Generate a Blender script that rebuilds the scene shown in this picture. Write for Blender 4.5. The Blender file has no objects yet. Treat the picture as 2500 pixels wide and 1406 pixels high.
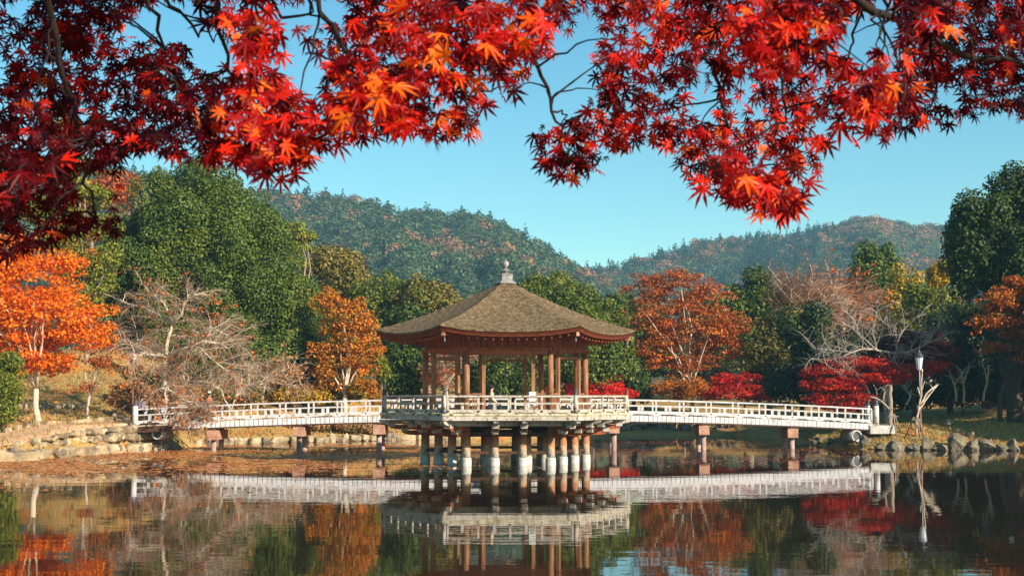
import bpy, math, random
import numpy as np
from mathutils import Vector, Matrix, noise as mnoise

C = bpy.context.scene.collection
R = math.radians
random.seed(7)
rng = np.random.default_rng(11)

# ------------------------------------------------------------------ camera, sky, sun, exposure
F = 3472.0                        # focal length in photo pixels (2500 wide)
H = 3.21                          # eye height above the water
PITCH = math.atan(262 / F)
cam_d = bpy.data.cameras.new("camera")
cam_d.sensor_width = 36.0
cam_d.lens = 36.0 * F / 2500
cam_d.clip_start = 0.05
cam_d.clip_end = 9000
cam_d.dof.use_dof = True
cam_d.dof.focus_distance = 70
cam_d.dof.aperture_fstop = 14
cam = bpy.data.objects.new("camera", cam_d)
C.objects.link(cam)
cam.location = (0, 0, H)
cam.rotation_euler = (R(90) + PITCH, 0, 0)
bpy.context.scene.camera = cam

SUN_AZ, SUN_EL = R(132), R(25)    # azimuth clockwise from +Y
SUN = Vector((math.sin(SUN_AZ) * math.cos(SUN_EL), math.cos(SUN_AZ) * math.cos(SUN_EL), math.sin(SUN_EL)))
w = bpy.data.worlds.new("World")
bpy.context.scene.world = w
w.use_nodes = True
wn = w.node_tree
wn.nodes.clear()
sky = wn.nodes.new("ShaderNodeTexSky")
sky.sky_type = 'NISHITA'
sky.sun_disc = False
sky.sun_elevation = SUN_EL
sky.sun_rotation = SUN_AZ
sky.air_density = 1.0
sky.dust_density = 0.15
sky.ozone_density = 1.6
tint = wn.nodes.new("ShaderNodeMix")
tint.data_type = 'RGBA'
tint.blend_type = 'MULTIPLY'
tint.inputs[0].default_value = 1.0
tint.inputs[7].default_value = (0.88, 1.14, 1.0, 1)
bg = wn.nodes.new("ShaderNodeBackground")
bg.inputs[1].default_value = 0.084
wo = wn.nodes.new("ShaderNodeOutputWorld")
hsv = wn.nodes.new("ShaderNodeHueSaturation")
hsv.inputs['Saturation'].default_value = 1.35
wn.links.new(sky.outputs[0], hsv.inputs['Color'])
wn.links.new(hsv.outputs[0], tint.inputs[6])
wn.links.new(tint.outputs[2], bg.inputs[0])
wn.links.new(bg.outputs[0], wo.inputs[0])

sl = bpy.data.lights.new("sun", 'SUN')
sl.energy = 5.0
sl.angle = R(0.5)
sl.color = (1.0, 0.90, 0.76)
so = bpy.data.objects.new("sun", sl)
C.objects.link(so)
so.rotation_euler = (-SUN).to_track_quat('-Z', 'Y').to_euler()

vs = bpy.context.scene.view_settings
vs.view_transform = 'Standard'
vs.look = 'None'
vs.exposure = 0.88
vs.gamma = 1.0
bpy.context.scene.cycles.max_bounces = 6
bpy.context.scene.cycles.transparent_max_bounces = 6
bpy.context.scene.cycles.volume_bounces = 0


# ------------------------------------------------------------------ helpers
def at(px, py, Y):
    """a point of the place at distance Y seen at photo pixel px, py"""
    up = (703 - py) / F
    yy = math.cos(PITCH) - up * math.sin(PITCH)
    zz = math.sin(PITCH) + up * math.cos(PITCH)
    return Vector(((px - 1250) / F * Y / yy, Y, H + zz * Y / yy))


def tag(o, label=None, cat=None, group=None, kind=None):
    if label: o['label'] = label
    if cat: o['category'] = cat
    if group: o['group'] = group
    if kind: o['kind'] = kind
    return o


def thing(name, label, cat, loc=(0, 0, 0), rotz=0.0, group=None):
    o = bpy.data.objects.new(name, None)
    C.objects.link(o)
    o.location = loc
    o.rotation_euler = (0, 0, rotz)
    o.empty_display_size = 0.3
    return tag(o, label, cat, group)


def link(name, mesh, parent=None, loc=(0, 0, 0), rotz=0.0):
    o = bpy.data.objects.new(name, mesh)
    C.objects.link(o)
    o.parent = parent
    o.location = loc
    o.rotation_euler = (0, 0, rotz)
    return o


def copy_tree(o, parent=None):
    c = o.copy()
    C.objects.link(c)
    c.parent = parent
    for ch in list(o.children):
        copy_tree(ch, c)
    return c


class MB:
    def __init__(s):
        s.v, s.f = [], []

    def add(s, vs_, fs):
        n = len(s.v)
        s.v += [tuple(p) for p in vs_]
        s.f += [tuple(i + n for i in f) for f in fs]
        return s

    def box(s, c, d, rz=0.0, top=1.0):
        hx, hy, hz = d[0] / 2, d[1] / 2, d[2] / 2
        pts = []
        cr, sr = math.cos(rz), math.sin(rz)
        for z in (-hz, hz):
            k = top if z > 0 else 1.0
            for x, y in ((-hx, -hy), (hx, -hy), (hx, hy), (-hx, hy)):
                x, y = x * k, y * k
                pts.append((c[0] + x * cr - y * sr, c[1] + x * sr + y * cr, c[2] + z))
        return s.add(pts, [(0, 3, 2, 1), (4, 5, 6, 7), (0, 1, 5, 4), (1, 2, 6, 5), (2, 3, 7, 6), (3, 0, 4, 7)])

    def beam(s, a, b, wd, ht):
        """a rectangular bar from a to b, wd across, ht high"""
        a, b = Vector(a), Vector(b)
        d = (b - a).normalized()
        side = d.cross(Vector((0, 0, 1)))
        side = Vector((1, 0, 0)) if side.length < 1e-4 else side.normalized()
        up = side.cross(d)
        pts = []
        for p in (a, b):
            for i, j in ((-1, -1), (1, -1), (1, 1), (-1, 1)):
                pts.append(p + side * (wd / 2 * i) + up * (ht / 2 * j))
        return s.add(pts, [(0, 1, 2, 3), (7, 6, 5, 4), (0, 4, 5, 1), (1, 5, 6, 2), (2, 6, 7, 3), (3, 7, 4, 0)])

    def tube(s, pts, rad, n=8, cap=True):
        pts = [Vector(p) for p in pts]
        m = len(pts)
        if not hasattr(rad, '__len__'):
            rad = [rad] * m
        vv, ff = [], []
        for i, p in enumerate(pts):
            d = (pts[min(i + 1, m - 1)] - pts[max(i - 1, 0)])
            d = d.normalized() if d.length > 1e-9 else Vector((0, 0, 1))
            x = d.cross(Vector((0.13, 0.94, 0.31)))
            x = x.normalized() if x.length > 1e-3 else Vector((1, 0, 0))
            y = d.cross(x)
            for k in range(n):
                a = 2 * math.pi * k / n
                vv.append(p + x * (math.cos(a) * rad[i]) + y * (math.sin(a) * rad[i]))
        for i in range(m - 1):
            for k in range(n):
                k2 = (k + 1) % n
                ff.append((i * n + k, i * n + k2, (i + 1) * n + k2, (i + 1) * n + k))
        if cap:
            ff.append(tuple(range(n - 1, -1, -1)))
            ff.append(tuple((m - 1) * n + k for k in range(n)))
        return s.add(vv, ff)

    def lathe(s, prof, n=16, c=(0, 0, 0), a0=0.0):
        vv, ff = [], []
        for r, z in prof:
            for k in range(n):
                a = a0 + 2 * math.pi * k / n
                vv.append((c[0] + r * math.cos(a), c[1] + r * math.sin(a), c[2] + z))
        m = len(prof)
        for i in range(m - 1):
            for k in range(n):
                k2 = (k + 1) % n
                ff.append((i * n + k, i * n + k2, (i + 1) * n + k2, (i + 1) * n + k))
        ff.append(tuple(range(n - 1, -1, -1)))
        ff.append(tuple((m - 1) * n + k for k in range(n)))
        return s.add(vv, ff)

    def prism(s, poly, z0, z1):
        n = len(poly)
        vv = [(x, y, z0) for x, y in poly] + [(x, y, z1) for x, y in poly]
        ff = [tuple(range(n - 1, -1, -1)), tuple(range(n, 2 * n))]
        ff += [(i, (i + 1) % n, n + (i + 1) % n, n + i) for i in range(n)]
        return s.add(vv, ff)

    def mesh(s, name, m, smooth=False):
        me = bpy.data.meshes.new(name)
        me.from_pydata(s.v, [], s.f)
        if m: me.materials.append(m)
        if smooth:
            me.polygons.foreach_set("use_smooth", [True] * len(me.polygons))
        me.update()
        return me

    def build(s, name, m, parent=None, smooth=False, loc=(0, 0, 0), rotz=0.0):
        return link(name, s.mesh(name, m, smooth), parent, loc, rotz)


def fast_mesh(name, verts, faces, m, smooth=False):
    """verts (n,3), faces (k,3 or 4) numpy"""
    me = bpy.data.meshes.new(name)
    k, c = faces.shape
    me.vertices.add(len(verts))
    me.vertices.foreach_set("co", np.ascontiguousarray(verts, dtype=np.float32).ravel())
    me.loops.add(k * c)
    me.loops.foreach_set("vertex_index", np.ascontiguousarray(faces, dtype=np.int32).ravel())
    me.polygons.add(k)
    me.polygons.foreach_set("loop_start", np.arange(0, k * c, c, dtype=np.int32))
    me.polygons.foreach_set("use_smooth", np.full(k, smooth, dtype=bool))
    if m: me.materials.append(m)
    me.update(calc_edges=True)
    return me


# ------------------------------------------------------------------ materials
def nodes(name):
    m = bpy.data.materials.new(name)
    m.use_nodes = True
    nt = m.node_tree
    nt.nodes.clear()
    out = nt.nodes.new("ShaderNodeOutputMaterial")
    return m, nt, out


def N(nt, typ, **kw):
    n = nt.nodes.new(typ)
    for k, v in kw.items():
        setattr(n, k, v)
    return n


def ramp(nt, fac, stops):
    r = nt.nodes.new("ShaderNodeValToRGB")
    e = r.color_ramp.elements
    while len(e) < len(stops):
        e.new(0.5)
    for el, (p, c) in zip(e, stops):
        el.position = p
        el.color = (*c, 1)
    nt.links.new(fac, r.inputs[0])
    return r.outputs[0]


def noise(nt, scale, detail=4, stretch=None, coord='Object', rough=0.55):
    tc = nt.nodes.new("ShaderNodeTexCoord")
    src = tc.outputs[coord]
    if stretch:
        mp = nt.nodes.new("ShaderNodeMapping")
        mp.inputs[3].default_value = stretch
        nt.links.new(src, mp.inputs[0])
        src = mp.outputs[0]
    t = nt.nodes.new("ShaderNodeTexNoise")
    t.inputs['Scale'].default_value = scale
    t.inputs['Detail'].default_value = detail
    t.inputs['Roughness'].default_value = rough
    nt.links.new(src, t.inputs[0])
    return t.outputs[0]


def mixc(nt, fac, a, b, blend='MIX'):
    n = nt.nodes.new("ShaderNodeMix")
    n.data_type = 'RGBA'
    n.blend_type = blend
    for i, v in ((0, fac), (6, a), (7, b)):
        if hasattr(v, 'is_linked') or hasattr(v, 'links'):
            nt.links.new(v, n.inputs[i])
        else:
            n.inputs[i].default_value = v if i == 0 else (*v, 1)
    return n.outputs[2]


def surf(name, stops, scale=3.0, rough=0.8, bump=0.3, bscale=None, stretch=None, spec=0.3, speck=None, dist=0.02):
    m, nt, out = nodes(name)
    p = N(nt, "ShaderNodeBsdfPrincipled")
    fac = noise(nt, scale, 5, stretch)
    col = ramp(nt, fac, stops)
    if speck:
        f2 = noise(nt, speck[0], 3)
        r2 = ramp(nt, f2, [(speck[1] - 0.04, (0, 0, 0)), (speck[1] + 0.04, (1, 1, 1))])
        col = mixc(nt, r2, col, speck[2])
    nt.links.new(col, p.inputs['Base Color'])
    p.inputs['Roughness'].default_value = rough
    p.inputs['Specular IOR Level'].default_value = spec
    if bump:
        b = N(nt, "ShaderNodeBump")
        b.inputs['Strength'].default_value = bump
        b.inputs['Distance'].default_value = dist
        nt.links.new(noise(nt, bscale or scale * 4, 5, stretch), b.inputs['Height'])
        nt.links.new(b.outputs[0], p.inputs['Normal'])
    nt.links.new(p.outputs[0], out.inputs[0])
    return m


def leafmat(name, stops, trans=0.3, gscale=0.35, gvar=0.5, rough=0.55, spec=0.25):
    """per-leaf colour from the island's random number, drifting with a soft noise"""
    m, nt, out = nodes(name)
    g = N(nt, "ShaderNodeNewGeometry")
    n1 = noise(nt, gscale, 2)
    mt = N(nt, "ShaderNodeMath", operation='MULTIPLY_ADD')
    mt.inputs[1].default_value = gvar * 2.2
    mt.inputs[2].default_value = -gvar * 1.1
    nt.links.new(n1, mt.inputs[0])
    ad = N(nt, "ShaderNodeMath", operation='ADD')
    ad.use_clamp = True
    nt.links.new(g.outputs['Random Per Island'], ad.inputs[0])
    nt.links.new(mt.outputs[0], ad.inputs[1])
    col = ramp(nt, ad.outputs[0], stops)
    p = N(nt, "ShaderNodeBsdfPrincipled")
    p.inputs['Roughness'].default_value = rough
    p.inputs['Specular IOR Level'].default_value = spec
    t = N(nt, "ShaderNodeBsdfTranslucent")
    mx = N(nt, "ShaderNodeMixShader")
    mx.inputs[0].default_value = trans
    nt.links.new(col, p.inputs['Base Color'])
    nt.links.new(col, t.inputs[0])
    nt.links.new(p.outputs[0], mx.inputs[1])
    nt.links.new(t.outputs[0], mx.inputs[2])
    nt.links.new(mx.outputs[0], out.inputs[0])
    return m


def G(a, b, c):
    return [(0.0, a), (0.5, b), (1.0, c)]


M = {}
M['thatch'] = surf('thatch', [(0.30, (0.095, 0.057, 0.030)), (0.5, (0.215, 0.142, 0.076)), (0.70, (0.35, 0.255, 0.148))], 5.5, 0.95, 1.0, 26,
                   spec=0.05, speck=(15, 0.59, (0.06, 0.04, 0.02)), dist=0.08)
M['eave'] = surf('eave_bark', [(0.3, (0.085, 0.016, 0.006)), (0.6, (0.20, 0.042, 0.013)), (0.8, (0.31, 0.085, 0.028))], 3, 0.75, 0.5, 20, (1, 1, 12))
M['redwood'] = surf('red_brown_wood', [(0.3, (0.11, 0.018, 0.005)), (0.5, (0.30, 0.062, 0.015)), (0.72, (0.52, 0.18, 0.06))], 2.6, 0.7, 0.35, 14, (7, 7, 0.5))
M['pillar'] = surf('orange_brown_pillar_wood', [(0.25, (0.10, 0.038, 0.018)), (0.5, (0.27, 0.112, 0.048)), (0.75, (0.44, 0.225, 0.11))], 3.2, 0.65, 0.35, 12, (5, 5, 0.5))
M['darkwood'] = surf('dark_wood', [(0.3, (0.035, 0.014, 0.008)), (0.7, (0.10, 0.04, 0.02))], 3, 0.75, 0.3, 12, (6, 6, 1))
M['greywood'] = surf('weathered_pale_wood', [(0.25, (0.22, 0.165, 0.115)), (0.45, (0.42, 0.355, 0.28)), (0.78, (0.56, 0.50, 0.43))], 2.0, 0.75, 0.35, 14, None, speck=(6, 0.60, (0.17, 0.11, 0.065)))
M['mossplank'] = surf('mossy_deck_plank', [(0.3, (0.30, 0.22, 0.09)), (0.5, (0.5, 0.42, 0.26)), (0.7, (0.62, 0.58, 0.48))], 5, 0.85, 0.4, 12, speck=(4, 0.6, (0.13, 0.11, 0.035)))
M['white'] = surf('white_bridge_wood', [(0.25, (0.36, 0.31, 0.28)), (0.45, (0.52, 0.48, 0.45)), (0.78, (0.62, 0.59, 0.57))], 1.6, 0.7, 0.3, 14, speck=(5, 0.62, (0.30, 0.23, 0.18)))
M['whiteplank'] = surf('white_plank_ends', [(0.25, (0.46, 0.41, 0.38)), (0.45, (0.60, 0.57, 0.55)), (0.78, (0.68, 0.66, 0.65))], 2.2, 0.7, 0.25, 14, speck=(4, 0.64, (0.40, 0.33, 0.28)))
M['bronze'] = surf('dark_bronze', [(0.3, (0.025, 0.028, 0.035)), (0.7, (0.07, 0.075, 0.085))], 6, 0.45, 0.1, 20, spec=0.5)
M['iron'] = surf('black_iron', [(0.3, (0.012, 0.012, 0.014)), (0.7, (0.03, 0.03, 0.03))], 6, 0.5, 0)
M['copper'] = surf('pale_weathered_metal', [(0.3, (0.10, 0.09, 0.085)), (0.5, (0.25, 0.225, 0.21)), (0.75, (0.42, 0.385, 0.365))], 5, 0.5, 0.2, 14, spec=0.5)
M['cap'] = surf('pink_brown_pier_stone', [(0.3, (0.28, 0.125, 0.075)), (0.5, (0.43, 0.22, 0.14)), (0.75, (0.55, 0.32, 0.22))], 2.5, 0.85, 0.3, 16)
M['pier'] = surf('pier_pipe', [(0.3, (0.24, 0.13, 0.10)), (0.6, (0.44, 0.31, 0.26))], 2.5, 0.7, 0.2, 12, (1, 1, 0.4))
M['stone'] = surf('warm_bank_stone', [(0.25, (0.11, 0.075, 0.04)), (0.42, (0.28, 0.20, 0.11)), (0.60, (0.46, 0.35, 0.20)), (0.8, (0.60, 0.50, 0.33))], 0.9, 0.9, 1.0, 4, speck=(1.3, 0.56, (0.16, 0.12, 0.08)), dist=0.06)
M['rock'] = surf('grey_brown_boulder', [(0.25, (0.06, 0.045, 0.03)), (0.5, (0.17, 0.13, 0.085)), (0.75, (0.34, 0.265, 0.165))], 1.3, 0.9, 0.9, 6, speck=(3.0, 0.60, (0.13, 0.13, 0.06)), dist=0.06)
M['concrete'] = surf('pale_concrete', [(0.3, (0.34, 0.30, 0.25)), (0.55, (0.52, 0.48, 0.42)), (0.75, (0.62, 0.59, 0.54))], 2.5, 0.8, 0.3, 16, speck=(4, 0.70, (0.34, 0.28, 0.2)))
M['path'] = surf('tan_path', [(0.3, (0.46, 0.26, 0.13)), (0.6, (0.58, 0.36, 0.20)), (0.8, (0.66, 0.45, 0.27))], 0.7, 0.95, 0.3, 18, speck=(1.6, 0.68, (0.52, 0.20, 0.05)))
M['bark'] = surf('grey_bark', [(0.3, (0.16, 0.105, 0.07)), (0.6, (0.34, 0.26, 0.19)), (0.8, (0.48, 0.40, 0.31))], 4, 0.9, 0.5, 14, (4, 4, 1))
M['palebark'] = surf('pale_bark', [(0.3, (0.38, 0.28, 0.19)), (0.6, (0.64, 0.52, 0.38)), (0.8, (0.78, 0.68, 0.54))], 3, 0.9, 0.4, 14)
M['silverbark'] = surf('silvery_bark', [(0.3, (0.22, 0.18, 0.14)), (0.6, (0.40, 0.34, 0.27)), (0.8, (0.52, 0.46, 0.38))], 3, 0.9, 0.3, 14)
M['darkbark'] = surf('dark_bark', [(0.3, (0.035, 0.024, 0.018)), (0.7, (0.11, 0.075, 0.05))], 4, 0.9, 0.5, 14, (4, 4, 1))
M['blackbark'] = surf('blackish_maple_bark', [(0.3, (0.009, 0.006, 0.006)), (0.7, (0.028, 0.017, 0.014))], 9, 0.85, 0.3, 40)
M['twig'] = surf('pinkish_grey_twigs', [(0.3, (0.24, 0.15, 0.10)), (0.7, (0.42, 0.29, 0.20))], 1.2, 0.9, 0)
M['rusttwig'] = surf('rusty_twigs', [(0.3, (0.28, 0.12, 0.06)), (0.7, (0.46, 0.24, 0.13))], 0.8, 0.9, 0)
M['redpole'] = surf('red_brown_pole_paint', [(0.3, (0.17, 0.05, 0.035)), (0.7, (0.27, 0.09, 0.06))], 5, 0.5, 0.1, 20)
M['palepole'] = surf('grey_pole_paint', [(0.3, (0.40, 0.36, 0.33)), (0.7, (0.55, 0.5, 0.47))], 5, 0.5, 0.1, 20)
M['lampglass'] = surf('milky_lamp_glass', [(0.3, (0.66, 0.66, 0.66)), (0.7, (0.76, 0.76, 0.76))], 3, 0.25, 0, spec=0.5)
M['skin'] = surf('skin', [(0.3, (0.55, 0.32, 0.22)), (0.7, (0.62, 0.38, 0.27))], 8, 0.6, 0)
for k, c in dict(beige=(0.62, 0.50, 0.33), navy=(0.03, 0.03, 0.075), orangecloth=(0.62, 0.20, 0.06), whitecloth=(0.80, 0.78, 0.76), blackcloth=(0.02, 0.017, 0.022),
                 mauve=(0.28, 0.22, 0.27), hair=(0.025, 0.016, 0.012), redhair=(0.33, 0.09, 0.035), ink=(0.012, 0.012, 0.012), paper=(0.82, 0.81, 0.78)).items():
    M[k] = surf('cloth_' + k, [(0.3, tuple(v * 0.85 for v in c)), (0.7, c)], 14, 0.85, 0.1, 30)

# lower posts: rusty brown above, bleached white towards the water (a water stain)
m_, nt, out = nodes('stained_lower_post')
p_ = N(nt, "ShaderNodeBsdfPrincipled")
tc = N(nt, "ShaderNodeTexCoord")
sx = N(nt, "ShaderNodeSeparateXYZ")
nt.links.new(tc.outputs['Object'], sx.inputs[0])
ma = N(nt, "ShaderNodeMath", operation='MULTIPLY_ADD')
ma.inputs[1].default_value = 0.85
nt.links.new(noise(nt, 3.2, 4, (1, 1, 0.5)), ma.inputs[0])
nt.links.new(sx.outputs[2], ma.inputs[2])
mr = N(nt, "ShaderNodeMapRange")
mr.inputs[1].default_value = 0.9
mr.inputs[2].default_value = 1.75
nt.links.new(ma.outputs[0], mr.inputs[0])
cc = ramp(nt, mr.outputs[0], [(0.0, (0.66, 0.58, 0.47)), (0.25, (0.60, 0.42, 0.26)), (0.45, (0.50, 0.22, 0.085)), (1.0, (0.28, 0.105, 0.045))])
cc = mixc(nt, ramp(nt, noise(nt, 7, 4, (3, 3, 1)), [(0.42, (0, 0, 0)), (0.75, (1, 1, 1))]), cc, (0.16, 0.07, 0.035))
nt.links.new(cc, p_.inputs['Base Color'])
p_.inputs['Roughness'].default_value = 0.8
nt.links.new(p_.outputs[0], out.inputs[0])
M['post'] = m_

# leaves
M['evergreen'] = leafmat('evergreen_leaves', G((0.026, 0.050, 0.007), (0.070, 0.115, 0.014), (0.16, 0.19, 0.025)), 0.12, 0.35, 0.28)
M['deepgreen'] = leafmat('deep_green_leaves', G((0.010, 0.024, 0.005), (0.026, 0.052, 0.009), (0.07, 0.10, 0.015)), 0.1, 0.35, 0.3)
M['midgreen'] = leafmat('mid_green_leaves', G((0.045, 0.070, 0.007), (0.12, 0.15, 0.015), (0.24, 0.23, 0.025)), 0.25, 0.3, 0.3)
M['olive'] = leafmat('olive_leaves', G((0.075, 0.068, 0.010), (0.19, 0.155, 0.022), (0.36, 0.25, 0.06)), 0.25, 0.25, 0.35)
M['lime'] = leafmat('yellow_green_leaves', G((0.075, 0.10, 0.010), (0.20, 0.22, 0.022), (0.40, 0.34, 0.035)), 0.3, 0.4, 0.4)
M['yellow'] = leafmat('yellow_leaves', G((0.18, 0.15, 0.012), (0.48, 0.29, 0.015), (0.66, 0.36, 0.02)), 0.3, 0.5, 0.4)
M['orange'] = leafmat('bright_orange_leaves', G((0.60, 0.075, 0.004), (0.90, 0.20, 0.006), (0.95, 0.34, 0.012)), 0.35, 0.4, 0.3)
M['amber'] = leafmat('amber_leaves', G((0.20, 0.095, 0.012), (0.50, 0.19, 0.014), (0.74, 0.19, 0.010)), 0.3, 0.3, 0.45)
M['rust'] = leafmat('rust_leaves', G((0.20, 0.050, 0.016), (0.46, 0.105, 0.020), (0.66, 0.19, 0.03)), 0.3, 0.25, 0.4)
M['scarlet'] = leafmat('scarlet_leaves', G((0.50, 0.008, 0.006), (0.85, 0.022, 0.010), (0.92, 0.07, 0.012)), 0.35, 0.5, 0.3)
M['crimson'] = leafmat('crimson_leaves', G((0.16, 0.006, 0.008), (0.50, 0.018, 0.012), (0.78, 0.07, 0.015)), 0.3, 0.5, 0.45)
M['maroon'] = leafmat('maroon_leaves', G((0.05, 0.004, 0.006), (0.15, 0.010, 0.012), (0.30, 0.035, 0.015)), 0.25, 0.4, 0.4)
M['dryleaf'] = leafmat('dry_brown_leaves', G((0.28, 0.11, 0.04), (0.48, 0.24, 0.09), (0.58, 0.30, 0.14)), 0.3, 0.4, 0.4)
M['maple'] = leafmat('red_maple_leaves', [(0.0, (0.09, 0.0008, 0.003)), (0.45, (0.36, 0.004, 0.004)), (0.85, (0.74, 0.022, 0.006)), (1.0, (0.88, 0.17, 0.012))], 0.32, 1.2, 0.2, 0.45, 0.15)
M['mapleshade'] = leafmat('shade_dark_maple_leaves', G((0.018, 0.0006, 0.003), (0.055, 0.001, 0.003), (0.13, 0.002, 0.004)), 0.25, 1.2, 0.2, 0.45, 0.12)  # darker copy of the maple leaf: canopy shade put into the colour
M['float'] = leafmat('floating_leaf_litter', G((0.42, 0.11, 0.02), (0.70, 0.23, 0.045), (0.85, 0.42, 0.15)), 0.0, 0.4, 0.3)
M['floatred'] = leafmat('floating_red_leaf_litter', G((0.16, 0.03, 0.014), (0.42, 0.08, 0.03), (0.62, 0.24, 0.12)), 0.0, 0.4, 0.3)
M['hillgreen'] = leafmat('hill_green_leaves', G((0.020, 0.046, 0.018), (0.052, 0.094, 0.034), (0.14, 0.155, 0.05)), 0.1, 0.11, 0.75)
M['hillconifer'] = leafmat('hill_conifer_needles', G((0.006, 0.024, 0.016), (0.014, 0.042, 0.022), (0.03, 0.065, 0.025)), 0.1, 0.11, 0.6)
M['hillrust'] = leafmat('hill_autumn_leaves', G((0.15, 0.075, 0.05), (0.32, 0.14, 0.07), (0.42, 0.26, 0.09)), 0.2, 0.10, 0.8)

# ------------------------------------------------------------------ the setting: ground, water, path
POND = [(-75, 40), (-34, 59), (-25.2, 69.7), (-22.6, 78), (-20.4, 85.7), (-19.6, 90), (-18.2, 96), (-13.4, 99), (-9, 103), (-4, 107), (2, 111), (6, 113.5), (16, 113.5),
        (20.3, 109), (20.0, 98), (19.3, 93), (20.9, 85.2), (25.5, 84.4), (30, 83.8), (38, 80), (52, 66), (60, 40), (40, 14), (-40, 14), (-70, 20)]
PA = np.array(POND)


def pond_sd(x, y):
    """distance to the shore: positive on land, negative over the pond (numpy)"""
    x, y = np.asarray(x, float), np.asarray(y, float)
    best = np.full(x.shape, 1e9)
    inside = np.zeros(x.shape, bool)
    n = len(PA)
    for i in range(n):
        ax, ay = PA[i]
        bx, by = PA[(i + 1) % n]
        dx, dy = bx - ax, by - ay
        t = np.clip(((x - ax) * dx + (y - ay) * dy) / (dx * dx + dy * dy), 0, 1)
        best = np.minimum(best, np.hypot(x - ax - t * dx, y - ay - t * dy))
        cond = ((ay > y) != (by > y))
        with np.errstate(divide='ignore', invalid='ignore'):
            xi = (bx - ax) * (y - ay) / (by - ay) + ax
        inside ^= cond & (x < xi)
    return np.where(inside, -best, best)


def ss(a, b, v):
    t = np.clip((v - a) / (b - a), 0, 1)
    return t * t * (3 - 2 * t)


def ground_z(x, y):
    x, y = np.asarray(x, float), np.asarray(y, float)
    d = pond_sd(x, y)
    left = ss(-14, -20, x) * ss(95, 88, y)
    right = ss(17, 21, x) * ss(60, 80, y)
    near = ss(40, 20, y)
    e = 0.5 + left * np.clip((y - 69) / 9.5, 0, 1) * 1.05 + right * 0.0 + near * 0.3
    s = 1.2 + left * -0.8 - right * 0.35 - near * 1.0
    far = ss(-1, 3, x) * ss(95, 105, y) * (1 - right)
    e = e - 0.2 * far
    z = e * ss(0.0, 0.9, d) + s * ss(1.0 + far * 4.7, 4 + left * 8 + (1 - left - right).clip(0, 1) * 5, d)
    z = z + right * 1.3 * ss(8, 26, d) + (1 - left - right).clip(0, 1) * 1.6 * ss(6, 40, d)
    z = z + 4.6 * np.exp(-(((x + 30) / 9.5) ** 2 + ((y - 103) / 10.0) ** 2)) * ss(1, 7, d)
    z = z + 2.2 * np.exp(-(((x + 16) / 9.0) ** 2 + ((y - 113) / 7.0) ** 2)) * ss(1, 7, d)
    z = z + 3.0 * ss(150, 400, y)
    z = z + (0.10 * np.sin(x * 0.9 + y * 0.35) + 0.07 * np.sin(y * 1.3 - x * 0.5)) * ss(1.5, 6, d)
    water = -0.12 - 1.1 * np.clip(-d / 2.0, 0, 1)
    return np.where(d > 0, z - 0.12 * (1 - ss(0, 0.3, d)), water)


def gz(x, y):
    return float(ground_z(np.array([x]), np.array([y]))[0])


gx = np.concatenate([[-1750, -1200, -600, -300, -160, -100], np.arange(-62, 62.1, 0.7), [75, 100, 160, 300, 600, 1200, 1750]])
gy = np.concatenate([[-140, -80, -30], np.arange(-10, 60, 4.0), np.arange(60, 128, 0.7), np.arange(130, 200, 6), [230, 300, 400, 600, 900, 1300, 1800]])
X, Y = np.meshgrid(gx, gy)
Z = ground_z(X, Y)
nx, ny = len(gx), len(gy)
idx = np.arange(nx * ny).reshape(ny, nx)
fc = np.stack([idx[:-1, :-1].ravel(), idx[:-1, 1:].ravel(), idx[1:, 1:].ravel(), idx[1:, :-1].ravel()], 1)
m_, nt, out = nodes('dry_grass_and_earth')
p_ = N(nt, "ShaderNodeBsdfPrincipled")
c1 = ramp(nt, noise(nt, 0.35, 5), [(0.30, (0.20, 0.13, 0.045)), (0.46, (0.38, 0.25, 0.08)), (0.58, (0.48, 0.28, 0.09)), (0.75, (0.25, 0.19, 0.06))])
c1 = mixc(nt, ramp(nt, noise(nt, 0.8, 6), [(0.53, (0, 0, 0)), (0.66, (1, 1, 1))]), c1, (0.56, 0.20, 0.05))
c1 = mixc(nt, ramp(nt, noise(nt, 5.0, 5), [(0.52, (0, 0, 0)), (0.70, (1, 1, 1))]), c1, (0.22, 0.13, 0.05))
nt.links.new(c1, p_.inputs['Base Color'])
p_.inputs['Roughness'].default_value = 0.95
p_.inputs['Specular IOR Level'].default_value = 0.1
b_ = N(nt, "ShaderNodeBump")
b_.inputs['Strength'].default_value = 0.8
b_.inputs['Distance'].default_value = 0.1
nt.links.new(noise(nt, 9, 5), b_.inputs['Height'])
nt.links.new(b_.outputs[0], p_.inputs['Normal'])
nt.links.new(p_.outputs[0], out.inputs[0])
M['ground'] = m_
tag(link('ground', fast_mesh('ground', np.stack([X.ravel(), Y.ravel(), Z.ravel()], 1), fc, M['ground'], True)), kind='structure')

# water: a dark brown still pond with fine ripples
m_, nt, out = nodes('pond_water')
p_ = N(nt, "ShaderNodeBsdfPrincipled")
p_.inputs['Base Color'].default_value = (0.022, 0.014, 0.006, 1)
p_.inputs['Roughness'].default_value = 0.012
p_.inputs['IOR'].default_value = 1.36
b1 = N(nt, "ShaderNodeBump")
b1.inputs['Strength'].default_value = 1.0
b1.inputs['Distance'].default_value = 0.0007
nt.links.new(noise(nt, 2.1, 2, (0.6, 1.7, 1)), b1.inputs['Height'])
b2 = N(nt, "ShaderNodeBump")
b2.inputs['Strength'].default_value = 1.0
b2.inputs['Distance'].default_value = 0.0034
nt.links.new(noise(nt, 0.5, 2, (0.3, 1.6, 1)), b2.inputs['Height'])
nt.links.new(b1.outputs[0], b2.inputs['Normal'])
nt.links.new(b2.outputs[0], p_.inputs['Normal'])
nt.links.new(p_.outputs[0], out.inputs[0])
M['water'] = m_
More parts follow.
